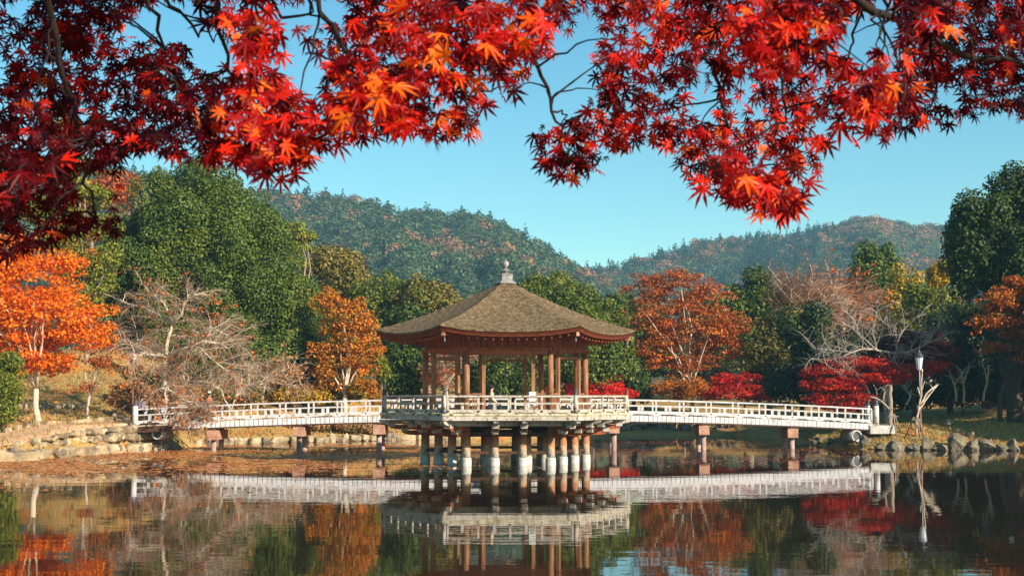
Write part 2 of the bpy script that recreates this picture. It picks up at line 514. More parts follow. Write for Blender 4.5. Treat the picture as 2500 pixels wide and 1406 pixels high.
tag(MB().add([(-90, 8, 0), (75, 8, 0), (75, 120, 0), (-90, 120, 0)], [(0, 1, 2, 3)]).build('water', M['water']), kind='structure')

# path climbing along the left bank to the bridge
pc = [(-36.5, 61.0), (-30.6, 66.4), (-27.0, 70.2), (-24.4, 78.5), (-22.9, 83.0), (-22.6, 86.0), (-23.5, 89.5)]
pts = []
for i in range(len(pc) - 1):
    for k in range(10):
        t = k / 10
        pts.append((pc[i][0] * (1 - t) + pc[i + 1][0] * t, pc[i][1] * (1 - t) + pc[i + 1][1] * t))
mb = MB()
kerb = MB()
W = 7
vv = []
for i, (x, y) in enumerate(pts):
    a = pts[max(i - 2, 0)]
    b = pts[min(i + 2, len(pts) - 1)]
    d = Vector((b[0] - a[0], b[1] - a[1])).normalized()
    nrm = Vector((-d[1], d[0]))
    for k in range(W):
        o = (k / (W - 1) - 0.5) * 2.4
        q = (x + nrm[0] * o, y + nrm[1] * o)
        vv.append((q[0], q[1], gz(*q) + 0.06))
    if i % 1 == 0:
        o = 1.32
        q = (x + nrm[0] * o, y + nrm[1] * o)
        kerb.box((q[0], q[1], gz(*q) + 0.08), (0.26 + random.random() * 0.1, 0.42 + random.random() * 0.16, 0.3 + random.random() * 0.1), math.atan2(d[1], d[0]) + math.pi / 2 + random.uniform(-.2, .2), 0.75)
ff = [(i * W + k, (i + 1) * W + k, (i + 1) * W + k + 1, i * W + k + 1) for i in range(len(pts) - 1) for k in range(W - 1)]
tag(mb.add(vv, ff).build('path', M['path'], smooth=True), kind='structure')
tag(kerb.build('kerb', M['stone']), kind='structure')


# ------------------------------------------------------------------ rocks and stone walls
def rock_arrays(seed, rough=0.35, sub=3, cuts=7):
    import bmesh
    bm = bmesh.new()
    bmesh.ops.create_icosphere(bm, subdivisions=sub, radius=1.0)
    r = random.Random(seed)
    planes = []
    for _ in range(cuts):
        v = Vector((r.gauss(0, 1), r.gauss(0, 1), r.gauss(0, 0.8)))
        planes.append((v.normalized(), r.uniform(0.42, 0.8)))
    o = Vector((seed * 3.7, seed * 1.3, 0))
    for v in bm.verts:
        c = v.co.copy()
        for pn, pd in planes:
            dd = c.dot(pn) - pd
            if dd > 0: c -= pn * dd * 0.97
        c *= 1 + rough * 0.5 * mnoise.noise(c * 1.7 + o) + rough * 0.28 * mnoise.noise(c * 4.5 + o)
        v.co = c
    vs_ = [v.co.copy() for v in bm.verts]
    fs_ = [tuple(v.index for v in f.verts) for f in bm.faces]
    bm.free()
    return vs_, fs_


ROCKS = [rock_arrays(i + 1, 0.55, 3, 11) for i in range(9)]
BLOCKS = [rock_arrays(40 + i, 0.55, 3, 3) for i in range(5)]


def put_rock(mb_, kit, c, s, rz, block=False):
    vs_, fs_ = kit
    cr, sr = math.cos(rz), math.sin(rz)
    o = []
    for v in vs_:
        x, y, z = v
        if block:                                   # push the ball towards a squared block
            k = max(abs(x), abs(y), abs(z)) or 1
            q = 0.5
            x, y, z = x * (1 - q) + x / k * q * 0.95, y * (1 - q) + y / k * q * 0.95, z * (1 - q) + z / k * q * 0.95
        x, y, z = x * s[0], y * s[1], z * s[2]
        o.append((c[0] + x * cr - y * sr, c[1] + x * sr + y * cr, c[2] + z))
    mb_.add(o, fs_)


def wall_along(line, label, courses, width, seed, mat_, inset=0.0, follow=False):
    """a dry stone wall along a polyline: courses = list of (z centre, half height)"""
    r = random.Random(seed)
    mb_ = MB()
    for zc, hh in courses:
        for (ax, ay), (bx, by) in zip(line[:-1], line[1:]):
            L = math.hypot(bx - ax, by - ay)
            rz = math.atan2(by - ay, bx - ax)
            s = 0
            while s < L:
                wl = width * r.choice((r.uniform(0.3, 0.6), r.uniform(0.7, 1.4)))
                t = (s + wl / 2) / L
                off = r.uniform(-0.1, 0.12) - inset * zc
                x, y = ax + (bx - ax) * t - math.sin(rz) * -off, ay + (by - ay) * t + math.cos(rz) * -off
                zz_ = zc * (gz(x - 1.1, y + 0.3) + 0.02) if follow else zc
                put_rock(mb_, BLOCKS[r.randrange(5)] if r.random() < 0.5 else ROCKS[r.randrange(9)],
                         (x, y, zz_ + r.uniform(-0.06, 0.06)), (wl * 0.56, 0.42 * r.uniform(0.8, 1.3), hh * r.uniform(0.75, 1.35)), rz + r.uniform(-0.22, 0.22), True)
                s += wl
    o = mb_.build('stone_wall', mat_, smooth=False)
    return tag(o, label, 'wall', 'dry stone walls around the pond')


wall_along([(-34, 59), (-25.2, 69.7), (-22.6, 78), (-20.6, 84.6)], 'low wall of big tan blocks edging the pond below the sloping path', [(0.12, 0.44)], 2.4, 3, M['stone'], 0.0, False)
wall_along([(-25.4, 72.2), (-23.2, 78.2), (-21.2, 84.4)], 'upper rubble course of small pale stones along the sloping path', [(0.52, 0.2), (0.78, 0.17)], 0.7, 5, M['stone'], 0.0, True)
wall_along([(-22.6, 79.4), (-21.0, 85.0)], 'steep rubble bank of tan stones under the left end of the bridge', [(0.55, 0.24), (0.8, 0.2)], 0.6, 6, M['stone'], 0.0, True)
wall_along([(-20.6, 88), (-18.2, 95.8), (-13.4, 98.8), (-9, 102.6), (-4, 106.6)], 'sunlit back wall of tan stones behind the left bridge piers', [(0.16, 0.34)], 1.3, 9, M['stone'])
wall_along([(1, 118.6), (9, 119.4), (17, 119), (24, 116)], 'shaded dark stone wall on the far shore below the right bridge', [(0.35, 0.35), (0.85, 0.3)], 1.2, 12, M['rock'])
wall_along([(23.6, 88.6), (28, 89.0), (33, 88.0), (40, 85)], 'long low stone step between the right lawn and the boulders', [(0.98, 0.26)], 1.3, 15, M['stone'])

wall_along([(-35.5, 86.5), (-31, 88.5), (-27.0, 90.0)], 'grey tan retaining wall behind the orange maple above the path', [(1.95, 0.3), (2.45, 0.28)], 0.9, 21, M['stone'])
BPX = [(2003, 1087, 0.75, .42, 'low dark boulder farthest under the right bridge'), (2032, 1086, 0.55, .34, 'pale pointed boulder under the bridge beside the concrete pipe'),
       (2068, 1088, 0.5, .42, 'squat dark boulder under the bridge just left of the pale slab stone'), (2110, 1090, 0.45, .55, 'tall pale slab stone leaning at the bridge end'),
       (2126, 1062, 0.45, .55, 'grey upright boulder above the concrete pipe at the bridge landing'), (2150, 1093, 0.55, .34, 'small brown boulder just right of the pale slab stone'),
       (2185, 1091, 0.75, .42, 'round mossy boulder at the waterline below the staked tree'), (2228, 1092, 0.42, .33, 'small round boulder standing alone below the lamp post'),
       (2262, 1088, 0.85, .60, 'big wedge shaped grey boulder with a flat left face'), (2300, 1093, 0.5, .26, 'flat low stone between the wedge boulder and the mossy block'),
       (2335, 1086, 0.9, .68, 'large blocky mossy boulder below the stone bollard, largest of the row'), (2376, 1090, 0.42, .45, 'pale rounded boulder just right of the large mossy block'),
       (2412, 1088, 0.65, .55, 'tan humped boulder with a dark gap on each side'), (2447, 1091, 0.4, .32, 'small dark boulder between two tan ones at the waterline'),
       (2472, 1088, 0.6, .50, 'grey green boulder second from the photo right edge'), (2512, 1086, 0.6, .55, 'boulder cut by the right photo edge at the waterline'),
       (2315, 1034, 0.5, .30, 'dark rough rock lying at the end of the lawn step')]
for i, (px, py, sx_, sz_, lab) in enumerate(BPX):
    yy = 93 - (px - 1990) / 130 * 7.6 if px < 2120 else 84.8 - (px - 2120) / 400 * 1.2
    if py < 1070: yy = 88.2
    q = at(px, py, yy)
    mb = MB()
    put_rock(mb, ROCKS[i % 9], (0, 0, 0), (sx_ * (0.8 + 0.08 * (i * 7 % 5)), 0.6, sz_ * (0.82 + 0.1 * (i * 5 % 4))), i * 1.3)
    o = mb.build('boulder', M['rock'], smooth=False, loc=(q.x, q.y, (gz(q.x, q.y) + 0.2) if py < 1070 else 0.06 + sz_ * 0.35))
    tag(o, lab, 'boulder', 'boulders along the right waterline')

# floating leaves: more than anyone could count
def floaters(name, n, fx, mat_, size):
    P = []
    x = rng.uniform(-34, 30, n * 6)
    y = rng.uniform(34, 112, n * 6)
    d = pond_sd(x, y)
    nz = 0.5 + 0.25 * np.sin(x * 0.55 + 1.7 * np.sin(y * 0.21)) + 0.25 * np.sin(y * 0.45 + 1.3 * np.sin(x * 0.3) + x * 0.12) + 0.18 * np.sin(x * 1.7 + y * 1.1) + 0.15 * np.sin(y * 2.1 - x * .8)
    keep = (d < -0.05) & (rng.uniform(0, 1, n * 6) < fx(x, y, nz))
    x, y = x[keep][:n], y[keep][:n]
    k = len(x)
    a = rng.uniform(0, 2 * np.pi, k)
    s = size * rng.uniform(0.5, 1.3, k)
    z = rng.uniform(0.004, 0.012, k)
    V = np.zeros((k, 4, 3))
    tz = rng.normal(0, 0.006, (k, 4))
    for j, (ex, ey) in enumerate(((1.3, 0), (0, 0.8), (-1.1, 0.1), (0, -0.8))):
        V[:, j, 0] = x + s * (ex * np.cos(a) - ey * np.sin(a))
        V[:, j, 1] = y + s * (ex * np.sin(a) + ey * np.cos(a))
        V[:, j, 2] = z + np.abs(tz[:, j])
    o = link(name, fast_mesh(name, V.reshape(-1, 3), np.arange(k * 4).reshape(-1, 4), mat_))
    return o


def fl_left(x, y, nz):
    edge = 54 + np.clip(x + 26, 0, 60) * 0.55
    core = ss(-6, 9, y - edge) * ss(2, -6, x) * ss(100, 82, y)
    fade = ss(-20, 4, y - edge) * ss(2, -8, x)
    return np.clip(core * (0.22 + 0.78 * ss(0.25, 0.75, nz)) + fade * 0.34 * ss(0.55, 0.95, nz), 0, 1)


def fl_right(x, y, nz):
    return np.clip(ss(60, 70, y) * ss(108, 94, y) * ss(3, 7, x) * ss(23, 17, x) * (0.25 + ss(0.4, 0.9, nz)) * 0.55 + ss(-2, 4, x) * ss(55, 65, y) * 0.1 * ss(.6, .9, nz), 0, 1)


tag(floaters('floating_leaves', 60000, fl_left, M['float'], 0.095), 'orange brown fallen leaves floating thickly on the pond by the left bank', 'leaf litter', kind='stuff')
tag(floaters('floating_leaves', 15000, fl_right, M['floatred'], 0.085), 'dark red fallen leaves scattered on the water under the right bridge', 'leaf litter', kind='stuff')

def tufts(name, n, x0, x1, y0, y1, m, hgt, lying, dmax):
    x = rng.uniform(x0, x1, n)
    y = rng.uniform(y0, y1, n)
    d = pond_sd(x, y)
    ok = (d > 0.25) & (d < dmax)
    x, y = x[ok], y[ok]
    z = ground_z(x, y)
    k_ = len(x)
    a = rng.uniform(0, 6.283, k_)
    h = hgt * rng.uniform(0.4, 1.3, k_)
    w_ = h * (0.55 if lying else 0.22)
    V_ = np.zeros((k_, 4, 3))
    lx_, ly_ = rng.normal(0, 0.35, k_) * h, rng.normal(0, 0.35, k_) * h
    for j, (ex, ez) in enumerate(((-1, 0), (1, 0), (0.35, 1), (-0.35, 1))):
        V_[:, j, 0] = x + ex * w_ * np.cos(a) + (ez * lx_ if not lying else ez * h * -np.sin(a))
        V_[:, j, 1] = y + ex * w_ * np.sin(a) + (ez * ly_ if not lying else ez * h * np.cos(a))
        V_[:, j, 2] = z + (ez * h if not lying else 0.03 + ez * 0.05) - (0.02 if not lying else 0)
    return link(name, fast_mesh(name, V_.reshape(-1, 3), np.arange(k_ * 4).reshape(-1, 4), m))


M['drygrass'] = leafmat('dry_grass_blades', G((0.15, 0.115, 0.03), (0.30, 0.22, 0.06), (0.46, 0.33, 0.11)), 0.2, 0.5, 0.3)
tag(tufts('grass', 30000, 17, 34, 80, 108, M['drygrass'], 0.15, False, 26), 'short dry yellow grass on the right bank and lawn', 'grass', kind='stuff')
tag(tufts('grass', 16000, -40, -8, 64, 112, M['drygrass'], 0.2, False, 18), 'dry tan grass on the left slope', 'grass', kind='stuff')
tag(tufts('fallen_leaves', 26000, -40, -4, 64, 110, M['float'], 0.07, True, 18), 'fallen orange leaves lying on the left bank', 'leaf litter', kind='stuff')
tag(tufts('fallen_leaves', 7000, 17, 34, 82, 104, M['float'], 0.07, True, 20), 'fallen orange leaves lying on the right bank', 'leaf litter', kind='stuff')

# ------------------------------------------------------------------ the pavilion
RP = 6.0            # platform corner radius
RC = 3.87           # pillar ring
PV = Vector((-0.31, 69.0, 0))
PROT = R(2.6)


def hexpt(r, k, z=0.0):
    a = R(60 * k)
    return Vector((r * math.cos(a), r * math.sin(a), z))


def side_pt(r, k, t, z=0.0):
    return hexpt(r, k, z).lerp(hexpt(r, k + 1, z), t)


pav = thing('pavilion', 'hexagonal wooden pavilion with brown thatched roof standing on posts in the pond', 'pavilion', PV, PROT)

# lower posts: 18, three per side
pm = MB().lathe([(0.205, 0.40), (0.20, 1.0), (0.19, 1.95)], 18).mesh('post', M['post'], True)
bm_ = MB().lathe([(0.235, -0.9), (0.24, 0.05), (0.24, 0.26), (0.225, 0.34), (0.205, 0.38)], 20).mesh('post_base', M['concrete'], True)
for k in range(6):
    for j in range(3):
        q = side_pt(RC, k, j / 3)
        o = link('post', pm, pav, q)
        link('post_base', bm_, o)
for q in (hexpt(1.9, 0), hexpt(1.9, 1), hexpt(1.9, 2), hexpt(1.9, 3), hexpt(1.9, 4), hexpt(1.9, 5)):
    o = link('post', pm, pav, q)
    link('post_base', bm_, o)
for k in range(6):
    MB().beam(hexpt(RC, k, 1.41), hexpt(RC, k + 1, 1.41), 0.16, 0.17).build('tie_beam', M['darkwood'], pav)
    MB().beam(hexpt(RC, k, 0.60), hexpt(RC, k + 1, 0.60), 0.12, 0.13).build('tie_beam', M['darkwood'], pav)
    MB().beam(hexpt(RC + 1.0, k, 1.92), hexpt(RC + 1.0, k + 1, 1.92), 0.22, 0.20).build('floor_beam', M['greywood'], pav)
    MB().beam(hexpt(RC, k, 1.88), hexpt(RC, k + 1, 1.88), 0.24, 0.26).build('floor_beam', M['darkwood'], pav)
for k in range(3):
    MB().beam(hexpt(RC, k, 1.72), hexpt(RC, k + 3, 1.72), 0.2, 0.2).build('cross_beam', M['darkwood'], pav)


def boat_arm(L, h, wd):
    """a bracket arm with a curved lower nose, along +X from 0 to L"""
    prof = [(0, -h / 2), (L - 0.42, -h / 2), (L - 0.18, -h * 0.30), (L - 0.03, h * 0.12), (L, h / 2), (0, h / 2)]
    mb_ = MB()
    n = len(prof)
    vv_ = [(x, -wd / 2, z) for x, z in prof] + [(x, wd / 2, z) for x, z in prof]
    ff_ = [tuple(range(n)), tuple(range(2 * n - 1, n - 1, -1))] + [(i, n + i, n + (i + 1) % n, (i + 1) % n) for i in range(n)]
    return mb_.add(vv_, ff_)


arm1 = boat_arm(1.0, 0.22, 0.2).mesh('bracket_arm', M['redwood'])
arm2 = boat_arm(1.55, 0.22, 0.2).mesh('bracket_arm', M['redwood'])
arm3 = boat_arm(1.95, 0.2, 0.2).mesh('bracket_arm', M['greywood'])
blk = MB().box((0, 0, 0), (0.30, 0.30, 0.2), 0, 1.25).mesh('bearing_block', M['greywood'])
for k in range(6):
    for j in range(3):
        q = side_pt(RC, k, j / 3)
        ang = R(60 * k) if j == 0 else R(60 * k + 30)
        ex = 1.155 if j == 0 else 1.0
        for me, z, L in ((arm1, 1.43, 1.0), (arm2, 1.70, 1.55), (arm3, 1.95, 1.95)):
            o = link('bracket_arm', me, pav, (q.x, q.y, z), ang)
            o.scale = (ex, 1, 1)
        for L, z in ((0.85, 1.57), (1.4, 1.83)):
            link('bearing_block', blk, pav, (q.x + math.cos(ang) * L * ex, q.y + math.sin(ang) * L * ex, z), ang)
MB().prism([hexpt(RP + 0.06, k)[:2] for k in range(6)], 2.30, 2.40).build('deck', M['mossplank'], pav)
for k in range(6):
    MB().beam(side_pt(RP - 0.06, k, -0.004, 2.185), side_pt(RP - 0.06, k, 1.004, 2.185), 0.16, 0.20).build('edge_beam', M['greywood'], pav)

# railing, one per side; the two sides towards the link bridge stay open in the middle
for k in range(6):
    a, b = hexpt(RP - 0.12, k), hexpt(RP - 0.12, k + 1)
    gap = k == 1
    rail = MB()
    u = (b - a).normalized()
    L = (b - a).length
    segs = [(0.1, L - 0.1)] if not gap else [(0.1, L * 0.3), (L * 0.7, L - 0.1)]
    r_ = None
    for s0, s1 in segs:
        top = MB().tube([a + u * s0 + Vector((0, 0, 3.16)), a + u * s1 + Vector((0, 0, 3.16))], 0.055, 10)
        if r_ is None:
            r_ = top.build('railing', M['greywood'], pav)
        else:
            top.build('top_rail', M['greywood'], r_)
        z = Vector((0, 0, 2.85))
        MB().beam(a + u * s0 + z, a + u * s1 + z, 0.08, 0.085).build('middle_rail', M['greywood'], r_)
        # base rail with shallow scallops cut out of its lower edge
        mb = MB()
        n = max(1, round((s1 - s0) / (L / 4)))
        w4 = (s1 - s0) / n
        nr = Vector((-u.y, u.x, 0)) * 0.06
        for i in range(n):
            t0 = s0 + i * w4
            prof = [(0, 2.40), (0.22, 2.40), (0.30, 2.445), (w4 - 0.30, 2.445), (w4 - 0.22, 2.40), (w4, 2.40), (w4, 2.58), (0, 2.58)]
            vv = [a + u * (t0 + x) + nr + Vector((0, 0, zz)) for x, zz in prof] + [a + u * (t0 + x) - nr + Vector((0, 0, zz)) for x, zz in prof]
            mb.add(vv, [(0, 1, 2, 7), (2, 3, 6, 7), (3, 4, 5, 6), (15, 10, 9, 8), (15, 14, 11, 10), (14, 13, 12, 11), (7, 6, 14, 15)] + [(i_, i_ + 8, i_ + 9, i_ + 1) for i_ in range(5)])
        mb.build('base_rail', M['greywood'], r_)
        for i in range(n + 1):
            p = a + u * (s0 + i * w4 + (0.06 if i == 0 else -0.06 if i == n else 0))
            MB().box((p.x, p.y, 2.86), (0.09, 0.09, 0.56), R(60 * k + 30)).build('baluster', M['greywood'], r_)
            c = p + Vector((u.y, -u.x, 0)) * 0.075 + Vector((0, 0, 2.50))
            MB().tube([c, c + Vector((u.y, -u.x, 0)) * 0.04], [0.05, 0.035], 10).build('bolt_cover', M['iron'], r_)
        for i in range(n):
            p = a + u * (s0 + (i + 0.5) * w4)
            MB().box((p.x, p.y, 2.70), (0.12, 0.07, 0.235), R(60 * k + 120)).build('short_baluster', M['greywood'], r_)
cp = MB().lathe([(0.085, 2.40), (0.085, 3.24)], 14).mesh('corner_post', M['greywood'], True)
cpc = MB().lathe([(0.092, 3.24), (0.092, 3.30), (0.06, 3.33), (0.07, 3.37), (0.085, 3.42), (0.06, 3.48), (0.012, 3.53)], 14).mesh('bronze_cap', M['bronze'], True)
cpf = MB().lathe([(0.097, 2.40), (0.097, 2.50)], 14).mesh('bronze_shoe', M['bronze'], True)
for k in range(6):
    o = link('corner_post', cp, pav, hexpt(RP - 0.12, k))
    link('bronze_cap', cpc, o)
    link('bronze_shoe', cpf, o)

# pillars, square posts, benches
pl = MB().lathe([(0.145, 2.40), (0.145, 4.0), (0.138, 5.25)], 20).mesh('pillar', M['pillar'], True)
ps = MB().box((0, 0, 3.82), (0.16, 0.16, 2.84)).mesh('square_post', M['pillar'])
for k in range(6):
    link('pillar', pl, pav, hexpt(RC, k))
    for t in (0.205, 0.795):
        link('square_post', ps, pav, side_pt(RC, k, t), R(60 * k + 30))
    # head beam, board wall, upper lintel
    a, b = hexpt(RC + 0.10, k), hexpt(RC + 0.10, k + 1)
    MB().beam(side_pt(RC + 0.12, k, -0.02, 5.33), side_pt(RC + 0.12, k, 1.02, 5.33), 0.2, 0.17).build('head_beam', M['redwood'], pav)
    MB().beam(side_pt(RC, k, 0.205, 4.98), side_pt(RC, k, 0.795, 4.98), 0.11, 0.11).build('lintel', M['pillar'], pav)
    bw = MB()
    nb = 22
    for i in range(nb):
        p = side_pt(RC + 0.02, k, (i + 0.5) / nb)
        bw.box((p.x, p.y, 5.83), ((RC + 0.02) / nb - 0.012, 0.05 + 0.012 * (i % 3), 0.83), R(60 * k + 120))
    bw.build('board_wall', M['redwood'], pav)
    if k != 1:
        for t0, t1 in ((0.06, 0.19), (0.81, 0.94)):
            bench = MB().beam(side_pt(RC, k, t0, 3.28), side_pt(RC, k, t1, 3.28), 0.13, 0.075).beam(side_pt(RC, k, t0, 3.13), side_pt(RC, k, t1, 3.13), 0.08, 0.06)
            for i in range(5):
                p = side_pt(RC, k, t0 + (t1 - t0) * (i + 0.5) / 5)
                bench.box((p.x, p.y, 2.76), (0.035, 0.05, 0.7), R(60 * k + 30))
            bo = bench.build('seat_back', M['pillar'], pav)
            MB().beam(side_pt(RC - 0.32, k, t0, 2.82), side_pt(RC - 0.32, k, t1, 2.82), 0.42, 0.06).build('seat', M['pillar'], bo)
MB().prism([hexpt(RC, k)[:2] for k in range(6)], 5.26, 5.30).build('ceiling', M['redwood'], pav)

# roof: six curved faces with lifted corners
RE, ZT, RT = 6.32, 8.60, 0.44
NS, NT = 20, 16


def eave(k, s, dr=0.0):
    """eave edge point of side k at s in 0..1, pulled in by dr"""
    e = abs(2 * s - 1)
    p = side_pt(RE - dr, k, s)
    bow = 1 - 0.012 * (1 - e ** 2)
    return Vector((p.x * bow, p.y * bow, 6.12 + 0.27 * e ** 2.6))


def roof_pt(k, s, t):
    e = eave(k, s)
    tp = side_pt(RT, k, s, ZT)
    q = 0.78 * t + 0.22 * (1 - (1 - t) ** 2)
    edge = abs(2 * s - 1)
    x, y = tp.x + (e.x - tp.x) * t, tp.y + (e.y - tp.y) * t
    base = ZT + (6.12 - ZT) * q
    lift = (e.z - 6.12) * t ** 2.2
    belly = 0.10 * math.sin(math.pi * t) * (1 - edge ** 2) * -1.0
    return (x, y, base + lift + belly)


rf = MB()
eb = MB()
sf = MB()
for k in range(6):
    vv = [roof_pt(k, i / NS, j / NT) for j in range(NT + 1) for i in range(NS + 1)]
    rf.add(vv, [(j * (NS + 1) + i, (j + 1) * (NS + 1) + i, (j + 1) * (NS + 1) + i + 1, j * (NS + 1) + i + 1) for j in range(NT) for i in range(NS)])
    lip = []
    for i in range(NS + 1):
        e = eave(k, i / NS)
        lip.append((e, Vector((e.x, e.y, e.z - 0.075))))
    rf.add([p for pr in lip for p in pr], [(2 * i, 2 * i + 1, 2 * i + 3, 2 * i + 2) for i in range(NS)])
    band = []
    for i in range(NS + 1):
        e = eave(k, i / NS)
        e1 = eave(k, i / NS, 0.03)
        e2 = eave(k, i / NS, 0.14)
        band += [Vector((e.x, e.y, e.z - 0.075)), Vector((e1.x, e1.y, e.z - 0.08)), Vector((e2.x, e2.y, e.z - 0.29))]
    eb.add(band, [(3 * i + j, 3 * i + j + 1, 3 * i + 4 + j, 3 * i + 3 + j) for i in range(NS) for j in range(2)])
    sof = []
    for i in range(NS + 1):
        e2 = eave(k, i / NS, 0.14)
        q = side_pt(RC - 0.05, k, i / NS, 6.22)
        sof += [Vector((e2.x, e2.y, e2.z - 0.288)), q]
    sf.add(sof, [(2 * i, 2 * i + 1, 2 * i + 3, 2 * i + 2) for i in range(NS)])
ro = rf.build('roof', M['thatch'], pav, True)
eb.build('eave_band', M['eave'], ro, True)
sf.build('soffit', M['redwood'], ro)
for k in range(6):
    for i in range(15):
        s = 0.06 + 0.88 * i / 14
        e = eave(k, s, 0.34)
        n = side_pt(1, k, 0.5).normalized()
        # rafters run square to the side; they stop where the hip or the wall is reached
        inn = e - n * min(2.1, max(0.25, (0.5 - abs(s - 0.5)) * 2 * 4.4))
        fr = (e - inn).length / 2.1
        mb = MB().beam(Vector((inn.x, inn.y, 6.12 * fr + (e.z - 0.38) * (1 - fr) - 0.02)), Vector((e.x, e.y, e.z - 0.38)), 0.085, 0.10)
        r_ = mb.build('rafter', M['redwood'], ro)
        c = Vector((e.x, e.y, e.z - 0.38)) + n * 0.006
        tt = Vector((-n.y, n.x, 0)) * 0.040
        MB().add([c - tt - Vector((0, 0, .045)), c + tt - Vector((0, 0, .045)), c + tt + Vector((0, 0, .045)), c - tt + Vector((0, 0, .045))], [(0, 1, 2, 3)]).build('pale_end', M['redwood'], r_)
    e = eave(k, 0.0, 0.30)
    h0 = hexpt(RC, k, 6.02)
    d = (e - Vector((0, 0, 0.42)))
    hr = MB().beam(h0, d, 0.15, 0.18).build('hip_rafter', M['redwood'], ro)
    dd = (d - h0).normalized()
    MB().beam(d, d + dd * 0.05, 0.155, 0.185).build('pale_end', M['cap'], hr)

# finial
fn = MB().lathe([(0.52, 8.52), (0.52, 8.60), (0.66, 8.62), (0.64, 8.68), (0.47, 8.78)], 6).build('finial', M['copper'], pav)
MB().lathe([(0.44, 8.78), (0.44, 9.04), (0.47, 9.05), (0.47, 9.07), (0.36, 9.11), (0.2, 9.13)], 6).build('box_base', M['copper'], fn)
MB().lathe([(0.15, 9.13), (0.17, 9.17), (0.16, 9.23), (0.24, 9.245), (0.30, 9.23), (0.29, 9.25), (0.16, 9.31), (0.09, 9.37)], 16).build('lotus_collar', M['copper'], fn, True)
MB().lathe([(0.075, 9.37), (0.08, 9.42), (0.15, 9.48), (0.195, 9.56), (0.19, 9.64), (0.14, 9.71), (0.07, 9.76), (0.03, 9.83), (0.006, 9.86)], 18).build('jewel', M['copper'], fn, True)
fn.scale = (0.80, 0.80, 1.0)

# wind bells under the eave corners
for k, lab in ((4, 'small bronze wind bell under the front left roof corner of the pavilion'), (5, 'small bronze wind bell under the front right roof corner of the pavilion'),
               (0, 'small bronze wind bell under the far right roof tip of the pavilion'), (3, 'small dark wind bell under the far left roof tip of the pavilion')):
    e = eave(k, 0.0, 0.42)
    q = Matrix.Rotation(PROT, 4, 'Z') @ Vector((e.x, e.y, e.z - 0.53)) + PV
    b = thing('wind_bell', lab, 'bell', q, 0, 'wind bells under the pavilion eaves')
    MB().lathe([(0.065, -0.25), (0.055, -0.22), (0.045, -0.10), (0.03, -0.05), (0.012, -0.03)], 12).build('bell_body', M['bronze'], b, True)
    MB().tube([(0, 0, -0.04), (0, 0, 0.06)], 0.012, 6).build('hook', M['iron'], b)
    MB().tube([(0, 0, -0.1), (0, 0, -0.30)], 0.012, 6).build('clapper', M['bronze'], b)

# notice board standing inside
nb_ = thing('notice_board', 'white notice board with black writing standing inside the pavilion railing', 'sign', Vector((0.92, 64.4, 2.40)))
MB().box((0, 0, 0.66), (0.30, 0.03, 0.62)).build('panel', M['paper'], nb_)
for i in range(4):
    wj = MB()
    for j in range(5):
        z = 0.92 - j * 0.11
        wj.box((-0.105 + i * 0.07, -0.0175, z), (0.035, 0.002, 0.012)).box((-0.105 + i * 0.07 + 0.006 * (j % 2), -0.0176, z - 0.03), (0.009, 0.0022, 0.055)).box((-0.105 + i * 0.07, -0.0174, z - 0.05), (0.03, 0.002, 0.01))
    wj.build('writing', M['ink'], nb_)
MB().box((-0.1, 0.04, 0.33), (0.03, 0.03, 0.66)).build('leg', M['darkwood'], nb_)
MB().box((0.1, 0.04, 0.33), (0.03, 0.03, 0.66)).build('leg', M['darkwood'], nb_)


# ------------------------------------------------------------------ the bridges
def bridge_c(x):
    y = 83.3 + (x + 22) / 22 * 0.9 if x < 0 else 84.2 + x * 0.175
    return Vector((x, y, 2.10 - 0.00128 * x * x))


BW = 1.15


